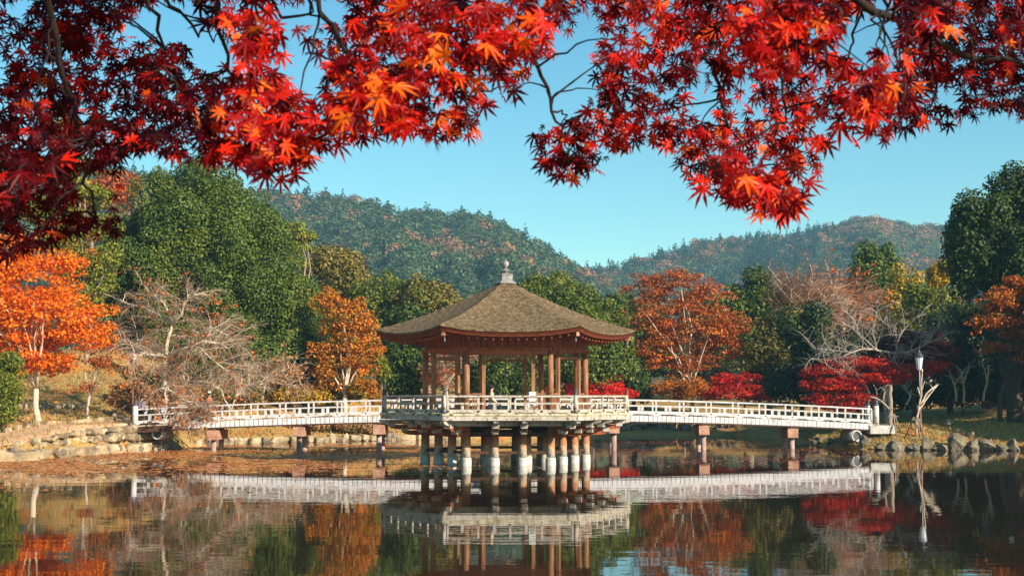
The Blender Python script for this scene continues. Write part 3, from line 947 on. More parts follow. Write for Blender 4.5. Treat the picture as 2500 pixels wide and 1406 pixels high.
def bridge(x0, x1, piers, label, end):
    root = thing('footbridge', label, 'footbridge', bridge_c((x0 + x1) / 2) * 1.0, 0, 'white footbridges meeting behind the pavilion')
    org = root.location.copy()
    P = lambda v: Vector(v) - org
    n = int(abs(x1 - x0) / 0.27)
    xs = [x0 + (x1 - x0) * i / n for i in range(n + 1)]
    mb = MB()
    for a, b in zip(xs[:-1], xs[1:]):
        mb.beam(P(bridge_c(a) - Vector((0, 0, 0.05))), P(bridge_c(b) - Vector((0, 0, 0.05))), 2 * BW, 0.07)
    mb.build('deck', M['greywood'], root)
    for s in (-1, 1):
        fa = MB()
        for a, b in zip(xs[:-1], xs[1:]):
            if a < -19.7: continue
            c = bridge_c((a + b) / 2) + Vector((0, s * (BW + 0.06 + random.uniform(-.008, .008)), -0.175))
            fa.box(P(c), (abs(b - a) - 0.035, 0.05, 0.35))
        fa.build('plank_skirt', M['whiteplank'], root)
        g = MB()
        for i in range(0, n, 6):
            a, b = xs[i], xs[min(i + 6, n)]
            o = Vector((0, s * (BW - 0.05), -0.26))
            g.beam(P(bridge_c(a) + o), P(bridge_c(b) + o), 0.18, 0.34)
        g.build('girder', M['darkwood'], root)
        # railing
        nb2 = max(1, round(abs(x1 - x0) / 1.62))
        ps_ = [x0 + (x1 - x0) * i / nb2 for i in range(nb2 + 1)]
        off = Vector((0, s * (BW - 0.08), 0))
        top, mid, base = MB(), MB(), MB()
        for a, b in zip(ps_[:-1], ps_[1:]):
            pa, pb = P(bridge_c(a) + off), P(bridge_c(b) + off)
            top.beam(pa + Vector((0, 0, 0.90)), pb + Vector((0, 0, 0.90)), 0.10, 0.085)
            mid.beam(pa + Vector((0, 0, 0.565)), pb + Vector((0, 0, 0.565)), 0.06, 0.07)
            d = pb - pa
            fr = lambda t, z: pa + d * t + Vector((0, 0, z))
            prof = [(0, 0.03), (0.13, 0.03), (0.20, 0.09), (0.80, 0.09), (0.87, 0.03), (1, 0.03), (1, 0.25), (0, 0.25)]
            th = Vector((0, 0.05, 0))
            vv = [fr(t, z) - th for t, z in prof] + [fr(t, z) + th for t, z in prof]
            base.add(vv, [(0, 1, 2, 7), (2, 3, 6, 7), (3, 4, 5, 6), (15, 10, 9, 8), (15, 14, 11, 10), (14, 13, 12, 11), (7, 6, 14, 15)] + [(i_, i_ + 8, i_ + 9, i_ + 1) for i_ in range(5)])
        r_ = top.build('railing', M['white'], root)
        mid.build('middle_rail', M['white'], r_)
        base.build('base_rail', M['white'], r_)
        for i, a in enumerate(ps_):
            q = P(bridge_c(a) + off)
            MB().box((q.x, q.y, q.z + 0.44), (0.095, 0.095, 0.82)).build('baluster', M['white'], r_)
            MB().tube([(q.x, q.y - 0.055, q.z + 0.17), (q.x, q.y - 0.085, q.z + 0.17)], [0.04, 0.03], 8).build('bolt_cover', M['iron'], r_)
        for a, b in zip(ps_[:-1], ps_[1:]):
            q = P(bridge_c((a + b) / 2) + off)
            MB().box((q.x, q.y, q.z + 0.385), (0.17, 0.07, 0.27)).build('short_baluster', M['white'], r_)
        # end post with a bronze cap
        q = P(bridge_c(end) + off)
        ep = MB().lathe([(0.16, -0.1), (0.16, 1.12)], 16, q).build('end_post', M['white'], root, True)
        MB().lathe([(0.168, 1.12), (0.168, 1.19), (0.11, 1.23), (0.135, 1.29), (0.15, 1.36), (0.11, 1.44), (0.02, 1.52)], 16, q).build('bronze_cap', M['bronze'], ep, True)
    for px in piers:
        c = bridge_c(px)
        pc_ = P(Vector((c.x, c.y, 0)))
        zc = c.z - 0.35 - 0.16 - 0.27
        pr = MB().box((pc_.x, pc_.y, pc_.z + zc), (0.62, 3.0, 0.54)).build('pier', M['cap'], root)
        for s in (-1, 1):
            MB().lathe([(0.155, -1.0), (0.155, zc - 0.265)], 14, (pc_.x, pc_.y + s * 1.08, pc_.z)).build('pier_pipe', M['pier'], pr, True)
        MB().box((pc_.x, pc_.y, pc_.z + zc + 0.33), (0.3, 2.5, 0.13)).build('saddle', M['darkwood'], pr)
    return root


br_l = bridge(-21.7, -0.2, (-17.2, -12.3, -7.7), 'left white footbridge rising from the bare tree on the bank to the pavilion', -21.7)
br_r = bridge(0.2, 21.9, (6.0, 11.4, 16.85), 'right white footbridge sloping down from the pavilion to the boulders', 22.2)
# short link between the bridges and the pavilion's back side
lk = thing('link_bridge', 'short wooden walkway joining the footbridges to the back of the pavilion', 'walkway', (-0.4, 78.5, 0))
MB().box((0, 0, 2.25), (2.6, 9.0, 0.14)).build('deck', M['greywood'], lk)
for s in (-1, 1):
    MB().box((s * 1.0, 3.2, 0.6), (0.28, 0.28, 3.1)).build('post', M['pier'], lk)
    MB().box((s * 1.0, -0.6, 0.6), (0.28, 0.28, 3.1)).build('post', M['pier'], lk)
# landing abutment at the right end
ab = MB().box((0, 0, 0), (1.5, 2.9, 0.5)).build('bridge_abutment', M['concrete'], loc=(22.5, bridge_c(22.5).y, 1.14))
tag(ab, 'pale concrete block carrying the right end of the white footbridge', 'abutment')

# concrete pipes
for px, py, Y, lab in ((383, 1058, 82.6, 'concrete drain pipe mouth in the stone bank under the left bridge end'), (2092, 1064, 86.6, 'concrete drain pipe mouth among the boulders under the right bridge end')):
    q = at(px, py, Y)
    pr = thing('drain_pipe', lab, 'pipe', q, R(-12 if px < 1000 else 16))
    mb = MB()
    n = 24
    r0, r1, Lp = 0.27, 0.35, 1.4
    vv = []
    for y, r in ((0, r0), (0, r1), (Lp, r1), (Lp, r0)):
        vv += [(r * math.cos(2 * math.pi * i / n), y, r * math.sin(2 * math.pi * i / n)) for i in range(n)]
    ff = [(j * n + i, ((j + 1) % 4) * n + i, ((j + 1) % 4) * n + (i + 1) % n, j * n + (i + 1) % n) for j in range(4) for i in range(n)]
    mb.add(vv, ff).build('pipe_shell', M['concrete'], pr, True)
    MB().lathe([(0.268, 0), (0.268, 0.01)], 20).build('grate', M['bronze'], pr).matrix_local = Matrix.Translation((0, 0.12, 0)) @ Matrix.Rotation(R(90), 4, 'X')


# ------------------------------------------------------------------ lamps, bollard, stakes
def lamp(px, Y, ytop, ybase, label, thin):
    b = at(px, ybase, Y)
    t = at(px, ytop, Y)
    h = t.z - b.z
    o = thing('street_lamp', label, 'street lamp', b, 0, 'lantern lamps on the pond banks')
    MB().lathe([(0.08, -0.4), (0.08, 0.25), (0.06, 0.30), (0.055, h * 0.42), (0.042, h * 0.44)], 12).build('lower_pole', M['redpole'], o, True)
    MB().lathe([(0.034, h * 0.44), (0.03, h - 1.30)], 10).build('upper_pole', M['palepole'] if thin else M['redpole'], o, True)
    ln = MB().lathe([(0.10, h - 1.30), (0.12, h - 1.27), (0.15, h - 1.22), (0.27, h - 0.52)], 8).build('lantern', M['lampglass'], o)
    MB().lathe([(0.29, h - 0.53), (0.30, h - 0.49), (0.14, h - 0.26), (0.08, h - 0.22), (0.05, h - 0.12), (0.012, h)], 8).build('lantern_roof', M['bronze'], ln)
    for i in range(4):
        a = R(45 + 90 * i)
        MB().beam((0.15 * math.cos(a), 0.15 * math.sin(a), h - 1.22), (0.272 * math.cos(a), 0.272 * math.sin(a), h - 0.52), 0.03, 0.03).build('lantern_rib', M['bronze'], ln)
    MB().box((0, 0, h * 0.47), (0.14, 0.14, 0.05)).build('collar', M['redpole'], o)
    return o


lamp(2248, 87.2, 852, 1046, 'lamp post with white glass lantern beside the pruned trees on the right bank', True)
lamp(323, 84.4, 840, 1026, 'red brown lamp post half hidden by bare twigs at the left bridge end', False)
q = at(2371, 1076, 86.2)
bo = MB().lathe([(0.19, -0.3), (0.19, 0.50), (0.17, 0.53)], 16).build('bollard', M['stone'], None, True, q)
tag(bo, 'short round stone bollard standing above the boulders on the right bank', 'bollard')


# ------------------------------------------------------------------ people
def person(loc, rz, label, h=1.65, pose='stand', top='navy', legs='blackcloth', hat=None, hair='hair', lean=0.0):
    k = h / 1.70
    root = thing('person', label, 'person', loc, rz, 'visitors')
    J, E, rad = [], [], []

    def jn(p, r, par=None):
        J.append(Vector(p) * k)
        rad.append(r * k)
        if par is not None: E.append((par, len(J) - 1))
        return len(J) - 1
    sit = pose == 'sit'
    z0 = 0.50 if sit else 0.92
    pel = jn((0, 0, z0), 0.15)
    wa = jn((0, 0.01 + lean * .2, z0 + 0.18), 0.13, pel)
    ch = jn((0, 0.0 + lean * .5, z0 + 0.38), 0.155, wa)
    nk = jn((0, lean * .7, z0 + 0.54), 0.055, ch)
    hd = jn((0, -0.02 + lean, z0 + 0.62), 0.08, nk)
    ht = jn((0, -0.01 + lean, z0 + 0.74), 0.085, hd)
    for s in (-1, 1):
        sh = jn((0.17 * s, lean * .6, z0 + 0.46), 0.062, ch)
        el = jn((0.24 * s, -0.02 + lean * .5, z0 + 0.19), 0.045, sh)
        wr = jn((0.20 * s, -0.20, z0 + 0.05), 0.034, el)
        hn = jn((0.19 * s, -0.27, z0 + 0.04), 0.036, wr)
        hp = jn((0.095 * s, 0, z0 - 0.05), 0.09, pel)
        if sit:
            kn = jn((0.11 * s, -0.42, z0 - 0.02), 0.065, hp)
            an = jn((0.11 * s, -0.42, 0.08), 0.045, kn)
            jn((0.11 * s, -0.58, 0.04), 0.04, an)
        else:
            kn = jn((0.10 * s, -0.02 * s, 0.48), 0.062, hp)
            an = jn((0.10 * s, 0.05 * s, 0.09), 0.045, kn)
            jn((0.11 * s, 0.05 * s - 0.15, 0.04), 0.042, an)

    def grow(name, sel, m, grow_=0.0, parent=root):
        ids = sorted(sel)
        mp = {j: i for i, j in enumerate(ids)}
        me = bpy.data.meshes.new(name)
        me.from_pydata([J[j] for j in ids], [(mp[a], mp[b]) for a, b in E if a in mp and b in mp], [])
        me.materials.append(m)
        o = link(name, me, parent)
        sk = o.modifiers.new('skin', 'SKIN')
        sk.use_smooth_shade = True
        for i, j in enumerate(ids):
            v = me.skin_vertices[0].data[i]
            v.radius = (rad[j] + grow_, rad[j] + grow_)
        me.skin_vertices[0].data[0].use_root = True
        o.modifiers.new('sub', 'SUBSURF').levels = 1
        return o
    allj = set(range(len(J)))
    body = grow('body', allj, M['skin'])
    arms = {j for j in allj if j in (pel, wa, ch) or (5 < j and ((j - 6) % 8 in (0, 1, 2)))}
    grow('coat', arms, M[top], 0.018)
    lg = {pel} | {j for j in allj if j > 5 and (j - 6) % 8 in (4, 5, 6)}
    grow('trousers', lg, M[legs], 0.012)
    c = J[ht]
    MB().lathe([(0.012, 0.115), (0.06, 0.10), (0.095, 0.05), (0.10, 0.0), (0.09, -0.07)], 12, (c.x, c.y + 0.022, c.z)).build('hair', M[hair], root, True)
    MB().tube([(c.x, c.y - 0.09, c.z - 0.03), (c.x, c.y - 0.115, c.z - 0.06)], [0.01, 0.018], 6).build('nose', M['skin'], body)
    if hat:
        hb = MB().lathe([(0.14, 0.035), (0.112, 0.045), (0.11, 0.09), (0.085, 0.135), (0.03, 0.155)], 14, (c.x, c.y + 0.01, c.z)).build('hat', M[hat], root, True)
    return root


bz = lambda x: bridge_c(x)
q = bz(-17.75)
person(q + Vector((0, 0.2, 0.0)), R(70), 'person in white cap, orange top and navy backpack walking on the left bridge', 1.66, 'stand', 'orangecloth', 'navy', 'whitecloth')
MB().box((0.0, 0.24, 1.22), (0.32, 0.2, 0.42), 0, 0.85).build('backpack', M['navy'], bpy.data.objects['person'])
q = bz(-20.4)
person(q + Vector((0, 0.1, 0)), R(-100), 'person with reddish hair in orange and white at the left bridge end', 1.58, 'stand', 'orangecloth', 'whitecloth', None, 'redhair')
q = bz(-21.7)
person(q + Vector((0.0, 0.3, 0)), R(60), 'person in mauve grey clothes standing beside the left end post', 1.62, 'stand', 'mauve', 'blackcloth')
ql = Matrix.Rotation(PROT, 4, 'Z') @ (side_pt(RC - 0.3, 4, 0.28, 2.40)) + PV
person(ql + Vector((0, 0.15, -0.02)), R(95), 'person in a beige coat sitting by the front left square post of the pavilion', 1.66, 'sit', 'beige', 'navy')


# ------------------------------------------------------------------ trees
def leaf_quads(blobs, leaf, cover, flatten=0.0, up=0.35, jit=0.6, hollow=0.66):
    """leaf faces spread over the blobs; blobs: array (n, 6) of centre and radii"""
    out = []
    for cx, cy, cz, rx, ry, rz in blobs:
        area = 4 * math.pi * (((rx * ry) ** 1.6 + (rx * rz) ** 1.6 + (ry * rz) ** 1.6) / 3) ** (1 / 1.6)
        n = max(6, int(cover * area / (leaf * leaf * 0.9)))
        d = rng.normal(0, 1, (n, 3))
        d /= np.linalg.norm(d, axis=1, keepdims=True)
        rad = hollow + (1.08 - hollow) * rng.random((n, 1)) ** 0.7
        p = np.array([cx, cy, cz]) + d * np.array([rx, ry, rz]) * rad
        nn = d / np.array([rx, ry, rz])
        nn /= np.linalg.norm(nn, axis=1, keepdims=True)
        nn = nn * (1 - flatten) + rng.normal(0, jit, (n, 3)) + np.array([0, 0, up + flatten * 1.2])
        nn /= np.linalg.norm(nn, axis=1, keepdims=True)
        t = rng.normal(0, 1, (n, 3))
        t -= nn * np.sum(t * nn, 1, keepdims=True)
        t /= np.linalg.norm(t, axis=1, keepdims=True)
        b = np.cross(nn, t)
        s = leaf * rng.uniform(0.55, 1.25, (n, 1))
        q = np.stack([p + t * s * 0.75, p + b * s * 0.42 + t * s * .05, p - t * s * 0.62, p - b * s * 0.42 + t * s * .05], 1)
        out.append(q)
    return np.concatenate(out)


def crown_mesh(name, q, m, org):
    v = q.reshape(-1, 3) - np.array(org)
    return fast_mesh(name, v, np.arange(len(v)).reshape(-1, 4), m)


def ell_clumps(ells, Y, clump, flat=1.0, dens=1.0, depth=0.8, keepback=0.35):
    """clumps spread over the skins of crown ellipsoids given in photo pixels at distance Y"""
    bl = []
    for e in ells:
        cx, cy, rx, ry = e[:4]
        Ye = Y + (e[4] if len(e) > 4 else 0)
        c = at(cx, cy, Ye)
        k = Ye / F
        a, bz_, by_ = rx * k, ry * k, rx * k * depth
        area = 4 * math.pi * (((a * by_) ** 1.6 + (a * bz_) ** 1.6 + (by_ * bz_) ** 1.6) / 3) ** (1 / 1.6)
        n = max(4, int(dens * area / (clump * clump * 2.3 * (0.5 + 0.5 * flat))))
        for _ in range(n):
            d = rng.normal(0, 1, 3)
            d /= np.linalg.norm(d)
            if d[1] > 0.5 and rng.random() > keepback: continue
            if d[2] < -0.75 and rng.random() < 0.5: continue
            f = rng.uniform(0.78, 1.2) if rng.random() < 0.8 else rng.uniform(0.35, 0.8)
            s = clump * rng.uniform(0.5, 1.5)
            f = max(0.1, f - s / max(a, bz_) * 0.62)
            bl.append((c.x + d[0] * a * f, c.y + d[1] * by_ * f, c.z + d[2] * bz_ * f, s, s, s * flat))
    return np.array(bl)


def limbs(mb, base, targets, r0, trunk_h=0.45, lean=(0, 0), seed=0, n=7):
    """a tapered trunk with curved limbs out to the given points"""
    r = random.Random(seed)
    top = Vector((0, 0, 0))
    for t in targets: top += Vector(t)
    top /= max(1, len(targets))
    fork = base.lerp(Vector((base.x * 0.6 + top.x * 0.4 + lean[0], base.y * 0.6 + top.y * 0.4, top.z)), trunk_h)
    mids = [base + Vector((0, 0, -0.5)), base + Vector((0, 0, 0.05)), base.lerp(fork, 0.5) + Vector((r.uniform(-1, 1) * r0, 0, 0)), fork]
    mb.tube(mids, [r0 * 1.5, r0 * 1.2, r0 * 0.95, r0 * 0.8], 9)
    for t in targets:
        t = Vector(t)
        L = (t - fork).length
        ctl = fork.lerp(t, 0.45) + Vector((r.uniform(-.12, .12) * L, r.uniform(-.12, .12) * L, r.uniform(0.02, 0.2) * L))
        pts_, rr = [], []
        for i in range(n):
            u = i / (n - 1)
            p = fork * (1 - u) ** 2 + ctl * 2 * u * (1 - u) + t * u * u
            if 0 < i < n - 1: p += Vector((r.uniform(-1, 1), r.uniform(-1, 1), r.uniform(-1, 1))) * L * 0.025
            pts_.append(p)
            rr.append(r0 * (0.62 * (1 - u) + 0.06) * min(1, 0.55 + L / 14))
        mb.tube(pts_, rr, 6)


def tree(name, label, Y, base, ells, leaf, clump, mat_, bark='bark', r0=0.25, nl=8, flat=1.0, cover=0.85, dens=1.0, group=None, flatten=0.0, up=0.35,
         depth=0.8, trunk_h=0.4, cat='tree', extra=None, hollow=0.72, front=False):
    b = at(base[0], base[1], Y)
    b.z = min(b.z, gz(b.x, b.y) + 0.05) if base[1] > 900 else gz(b.x, b.y)
    root = thing(name, label, cat, b, 0, group)
    leaf *= 0.82
    bl = ell_clumps(ells, Y, clump, flat, dens, depth)
    q = leaf_quads(bl, leaf, cover, flatten, up, hollow=hollow)
    link('crown', crown_mesh('crown', q, M[mat_], b), root)
    if extra:
        for m2, frac in extra:
            sel = bl[rng.random(len(bl)) < frac]
            if len(sel):
                q2 = leaf_quads(sel * np.array([1, 1, 1, 1.06, 1.06, 1.06]), leaf, cover * 0.6, flatten, up, hollow=0.85)
                link('crown', crown_mesh('crown', q2, M[m2], b), root)
    if nl:
        mb = MB()
        sel = bl[rng.choice(len(bl), min(nl, len(bl)), replace=False)]
        if front:
            fr_ = bl[np.argsort(bl[:, 1])[:max(nl * 3, 6)]]
            sel = fr_[rng.choice(len(fr_), min(nl, len(fr_)), replace=False)]
        limbs(mb, Vector((0, 0, 0)), [Vector(s[:3]) - b for s in sel], r0, trunk_h, seed=len(bl))
        mb.build('trunk', M[bark], root, True)
    return root


def twig_tree(name, label, Y, base, paths, bark, twigm, n2=60, n3=10, len2=2.2, len3=0.9, droop=0.25, r0=0.2, group=None, leaves=None, cat='tree', r3=0.011, spread=1.0, depth=1.0, r2=0.03):
    """a leafless tree: main limbs by photo pixels and depth offsets, then random branches and fine twigs"""
    b = at(base[0], base[1], Y)
    b.z = min(b.z, gz(b.x, b.y) + 0.05)
    root = thing(name, label, cat, b, 0, group)
    r = random.Random(int(base[0]))
    main, fine = MB(), MB()
    segs = []
    for path, ra, rb in paths:
        P = [at(x, y, Y + (dz * depth)) - b for x, y, dz in path]
        n = len(P)
        # smooth it a little
        pts_ = []
        for i in range(n - 1):
            for t in (0, 0.5):
                p = P[i].lerp(P[i + 1], t)
                if t: p += Vector((r.uniform(-1, 1), r.uniform(-1, 1), r.uniform(-1, 1))) * 0.06 * (P[i + 1] - P[i]).length
                pts_.append(p)
        pts_.append(P[-1])
        m = len(pts_)
        main.tube(pts_, [ra + (rb - ra) * i / (m - 1) for i in range(m)], 7)
        segs += [(pts_[i], pts_[i + 1]) for i in range(m - 1)][(2 if ra > r0 * 0.7 else 0):]
    tips = []
    weights = [(q2 - q1).length for q1, q2 in segs]
    for _ in range(n2):
        q1, q2 = r.choices(segs, weights)[0]
        p = q1.lerp(q2, r.random())
        out_ = (q2 - q1).normalized()
        d = (out_ * 0.6 + Vector((r.gauss(0, 0.7), r.gauss(0, 0.7), r.gauss(0.25, 0.45))) * spread).normalized()
        L = len2 * r.uniform(0.4, 1.2)
        pts_ = [p]
        for i in range(4):
            d = (d + Vector((r.gauss(0, 0.22), r.gauss(0, 0.22), r.gauss(0, 0.2) - droop * 0.5 * i / 4))).normalized()
            pts_.append(pts_[-1] + d * L / 4)
        main.tube(pts_, [r2, r2 * 0.85, r2 * 0.7, r2 * 0.55, r2 * 0.35], 4, False)
        for _ in range(n3):
            i = r.randrange(1, 4)
            s = pts_[i].lerp(pts_[i + 1], r.random())
            d3 = (d * 0.7 + Vector((r.gauss(0, 0.6), r.gauss(0, 0.6), r.gauss(0.0, 0.45)))).normalized()
            L3 = len3 * r.uniform(0.4, 1.3)
            e1 = s + d3 * L3 * 0.5
            e2 = e1 + (d3 + Vector((r.gauss(0, .25), r.gauss(0, .25), -droop * 1.2))).normalized() * L3 * 0.5
            fine.tube([s, e1, e2], [r3, r3 * 0.8, r3 * 0.5], 3, False)
            tips.append(e2)
    main.build('trunk', M[bark], root, True)
    fine.build('twigs', M[twigm], root)
    if leaves:
        mt, cnt, sz = leaves
        sel = [tips[r.randrange(len(tips))] for _ in range(cnt)]
        bl = np.array([(p.x, p.y, p.z, 0.22, 0.22, 0.12) for p in sel])
        q = leaf_quads(bl, sz, 0.25, 0.2)
        link('crown', crown_mesh('crown', q, M[mt], (0, 0, 0)), root)
    return root


GT = 'trees around the pond'
# ---- left bank
tree('evergreen_tree', 'huge rounded dark green evergreen tree rising on the left above the bridge', 108, (560, 965),
     [(465, 545, 150, 140), (390, 640, 140, 140), (560, 660, 180, 180), (640, 800, 150, 165), (470, 790, 190, 165), (700, 880, 85, 80)], 0.20, 1.25, 'evergreen', 'darkbark', 0.5, 10, cover=1.0, dens=1.15, group=GT, extra=[('midgreen', 0.3)])
tree('maple_tree', 'bright orange maple with leaning pale trunk on the left bank', 80, (95, 1006),
     [(60, 700, 120, 90), (115, 770, 140, 70), (20, 630, 75, 70), (185, 815, 85, 40), (50, 830, 90, 50), (110, 880, 90, 35), (-40, 760, 90, 150), (150, 640, 60, 40)], 0.19, 0.55, 'orange', 'palebark', 0.17, 12, flat=0.42, cover=0.5, dens=0.8, group=GT, flatten=0.35, trunk_h=0.3, front=True, extra=[('amber', 0.15), ('rust', 0.12)])
tree('young_maple', 'small reddish orange maple with thin branches between orange maple and bare tree', 85, (215, 1005),
     [(235, 850, 55, 30), (255, 890, 50, 25), (270, 830, 35, 25), (200, 945, 40, 15)], 0.15, 0.4, 'rust', 'palebark', 0.09, 9, flat=0.4, cover=0.32, dens=0.6, group=GT, flatten=0.3, front=True)
tree('pine_tree', 'yellow green pine behind the orange maple at far left', 100, (215, 960),
     [(225, 480, 60, 35), (170, 410, 75, 40), (240, 545, 55, 28), (130, 520, 70, 40), (150, 320, 60, 40)], 0.22, 0.7, 'lime', 'bark', 0.25, 8, flat=0.5, cover=0.7, dens=0.9, group=GT)
tree('shrubby_tree', 'yellow green leafy tree between orange maple and big evergreen', 98, (215, 960),
     [(210, 640, 80, 50), (170, 590, 80, 60), (230, 720, 55, 45)], 0.2, 0.6, 'lime', 'bark', 0.15, 6, cover=0.6, dens=0.8, group=GT, extra=[('rust', 0.2)])
tree('maple_tree', 'distant orange tree peeking left of the big evergreen top', 170, (280, 700), [(285, 460, 65, 38), (230, 480, 50, 40)], 0.45, 1.3, 'rust', 'bark', 0.3, 0, group=GT)
tree('bush', 'green leafy bush at the left photo edge beside the path', 75, (15, 1050), [(10, 930, 50, 70), (20, 1000, 42, 50), (-30, 980, 60, 80)], 0.15, 0.42, 'midgreen', 'bark', 0.06, 5, cover=0.9, group='shrubs and bushes', extra=[('lime', 0.35)], cat='bush')
twig_tree('bare_shrub', 'leafless tan branches drooping in front of the left end of the bridge rail', 82.4, (405, 1035),
          [([(402, 1040, 0), (412, 1005, 0), (440, 990, 0), (478, 985, .2)], 0.06, 0.015), ([(405, 1030, 0), (430, 1012, -.2), (470, 1010, -.3), (500, 1020, -.3)], 0.05, 0.012),
           ([(400, 1035, 0), (385, 1000, 0), (372, 985, 0)], 0.04, 0.012), ([(404, 1035, 0), (425, 1020, -.3), (470, 1030, -.4), (505, 1028, -.4)], 0.04, 0.012)],
          'palebark', 'twig', 30, 12, 0.9, 0.6, 0.4, 0.06, GT, ('dryleaf', 150, 0.13), 'shrub', r3=0.009, r2=0.018)
tree('shrub', 'dark green and brown shrub in front of the left bridge end post', 83.2, (395, 1040), [(392, 1024, 36, 14), (430, 1030, 30, 9), (360, 1032, 18, 9)], 0.13, 0.3, 'olive', 'bark', 0.04, 4, cover=0.75, group='shrubs and bushes', cat='shrub', extra=[('deepgreen', 0.5), ('amber', 0.2)])
tree('shrub', 'dry reddish brown shrub on the slope behind the left lamp post', 92, (300, 990), [(300, 960, 38, 26), (350, 965, 40, 28), (420, 965, 60, 26)], 0.16, 0.4, 'dryleaf', 'bark', 0.05, 5, cover=0.45, group='shrubs and bushes', cat='shrub', extra=[('deepgreen', 0.45), ('rust', 0.3)])
tree('shrub', 'low mixed green and orange shrub under the bare tangle by the left bridge', 95, (520, 990), [(500, 965, 70, 22), (580, 968, 60, 20)], 0.16, 0.4, 'olive', 'bark', 0.05, 5, cover=0.5, group='shrubs and bushes', cat='shrub', extra=[('dryleaf', 0.5), ('deepgreen', 0.3)])
tree('shrub', 'yellow brown leafy bush on the slope behind the orange maple trunk', 97, (170, 985), [(150, 940, 60, 22), (230, 930, 50, 20), (60, 930, 60, 30)], 0.17, 0.42, 'amber', 'bark', 0.05, 5, cover=0.45, group='shrubs and bushes', cat='shrub', extra=[('olive', 0.5)])
tree('shrub', 'dark green undergrowth on the slope under the huge evergreen', 98, (470, 985), [(350, 930, 60, 26), (450, 930, 80, 30), (560, 935, 70, 26), (280, 915, 45, 24)], 0.18, 0.5, 'deepgreen', 'bark', 0.05, 4, cover=0.6, group='shrubs and bushes', cat='shrub', extra=[('dryleaf', 0.35), ('olive', 0.3)])
tree('shrub', 'brown leafy undergrowth along the back bank below the amber tree', 102.5, (800, 1030), [(640, 1040, 60, 12), (740, 1038, 70, 10), (840, 1040, 70, 12), (900, 1044, 40, 10)], 0.14, 0.3, 'dryleaf', 'bark', 0.04, 0, cover=0.4, group='shrubs and bushes', cat='shrub', extra=[('deepgreen', 0.5), ('lime', 0.15)])
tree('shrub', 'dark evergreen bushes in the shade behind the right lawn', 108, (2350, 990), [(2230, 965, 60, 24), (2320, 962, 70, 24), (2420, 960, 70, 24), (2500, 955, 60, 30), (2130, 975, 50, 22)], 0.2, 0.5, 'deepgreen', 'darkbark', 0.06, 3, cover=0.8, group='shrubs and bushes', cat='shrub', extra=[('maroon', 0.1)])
twig_tree('bare_tree', 'bare grey tree with crooked pale limbs and pink brown twigs at left bridge end', 84.2, (398, 1022),
          [([(398, 1024, 0), (400, 960, 0), (402, 900, 0), (405, 872, 0)], 0.20, 0.16),
           ([(405, 875, 0), (398, 868, -.3), (355, 862, -.8), (330, 872, -1.2), (318, 905, -1.4)], 0.11, 0.04),
           ([(398, 868, 0), (350, 855, .5), (300, 838, 1), (268, 822, 1.6)], 0.09, 0.03),
           ([(405, 872, 0), (412, 820, 0), (420, 790, .3), (400, 740, .6), (370, 725, 1)], 0.13, 0.03),
           ([(420, 795, .2), (445, 765, -.5), (450, 735, -.8), (480, 718, -1)], 0.09, 0.025),
           ([(420, 790, .2), (395, 772, 1), (350, 750, 2), (290, 735, 2.6)], 0.08, 0.02),
           ([(405, 875, 0), (440, 852, -.6), (490, 835, -1), (530, 838, -1.2), (560, 852, -1.4)], 0.12, 0.03),
           ([(490, 836, -1), (512, 815, -.6), (515, 800, 0), (560, 820, .6)], 0.06, 0.02),
           ([(480, 840, -.6), (520, 880, -1), (560, 908, -1.4), (590, 940, -1.6)], 0.07, 0.02),
           ([(404, 885, 0), (445, 905, .4), (455, 940, .8), (470, 960, 1)], 0.08, 0.02),
           ([(402, 940, 0), (430, 965, -1), (470, 985, -2), (530, 1010, -2.4)], 0.07, 0.02)],
          'palebark', 'twig', 175, 20, 1.8, 1.0, 0.4, 0.2, GT, ('rust', 260, 0.16), r3=0.0085, r2=0.024)
twig_tree('bare_shrub', 'tangle of bare tan twigs hanging over the middle of left bridge', 86.5, (560, 1000),
          [([(560, 1010, 0), (575, 970, 0), (600, 945, .3), (640, 930, .5)], 0.05, 0.015), ([(565, 1000, 0), (540, 950, .5), (500, 930, .8), (470, 930, 1)], 0.05, 0.015), ([(570, 980, 0), (590, 930, 0), (585, 895, 0)], 0.05, 0.012)],
          'palebark', 'twig', 42, 16, 1.3, 0.8, 0.3, 0.05, GT, None, 'shrub', r3=0.008, r2=0.02)
twig_tree('bare_tree', 'slim leaning bare tree with crooked limbs behind the left bridge', 101, (640, 975),
          [([(642, 985, 0), (645, 945, 0), (648, 930, 0)], 0.10, 0.08), ([(648, 932, 0), (690, 938, 0), (740, 942, -1)], 0.07, 0.03), ([(648, 932, 0), (655, 915, 0), (690, 905, .5), (715, 895, 1)], 0.06, 0.02),
           ([(648, 932, 0), (615, 945, -.4), (580, 955, -.8), (555, 970, -1)], 0.06, 0.02), ([(650, 925, 0), (620, 908, 0), (590, 900, 0)], 0.05, 0.02)],
          'palebark', 'twig', 70, 14, 1.6, 0.9, 0.3, 0.1, GT, ('dryleaf', 160, 0.2))
tree('shrub', 'orange brown leafy shrub under the big evergreen', 104, (690, 975), [(660, 905, 60, 16), (700, 918, 40, 14)], 0.2, 0.45, 'dryleaf', 'bark', 0.05, 4, flat=0.6, cover=0.5, group='shrubs and bushes', cat='shrub')
tree('shrub', 'golden yellow shrub behind the middle of the left bridge rail', 104, (735, 978), [(730, 958, 45, 18), (770, 966, 45, 12), (690, 968, 35, 12)], 0.19, 0.4, 'yellow', 'bark', 0.05, 4, cover=0.6, group='shrubs and bushes', cat='shrub')
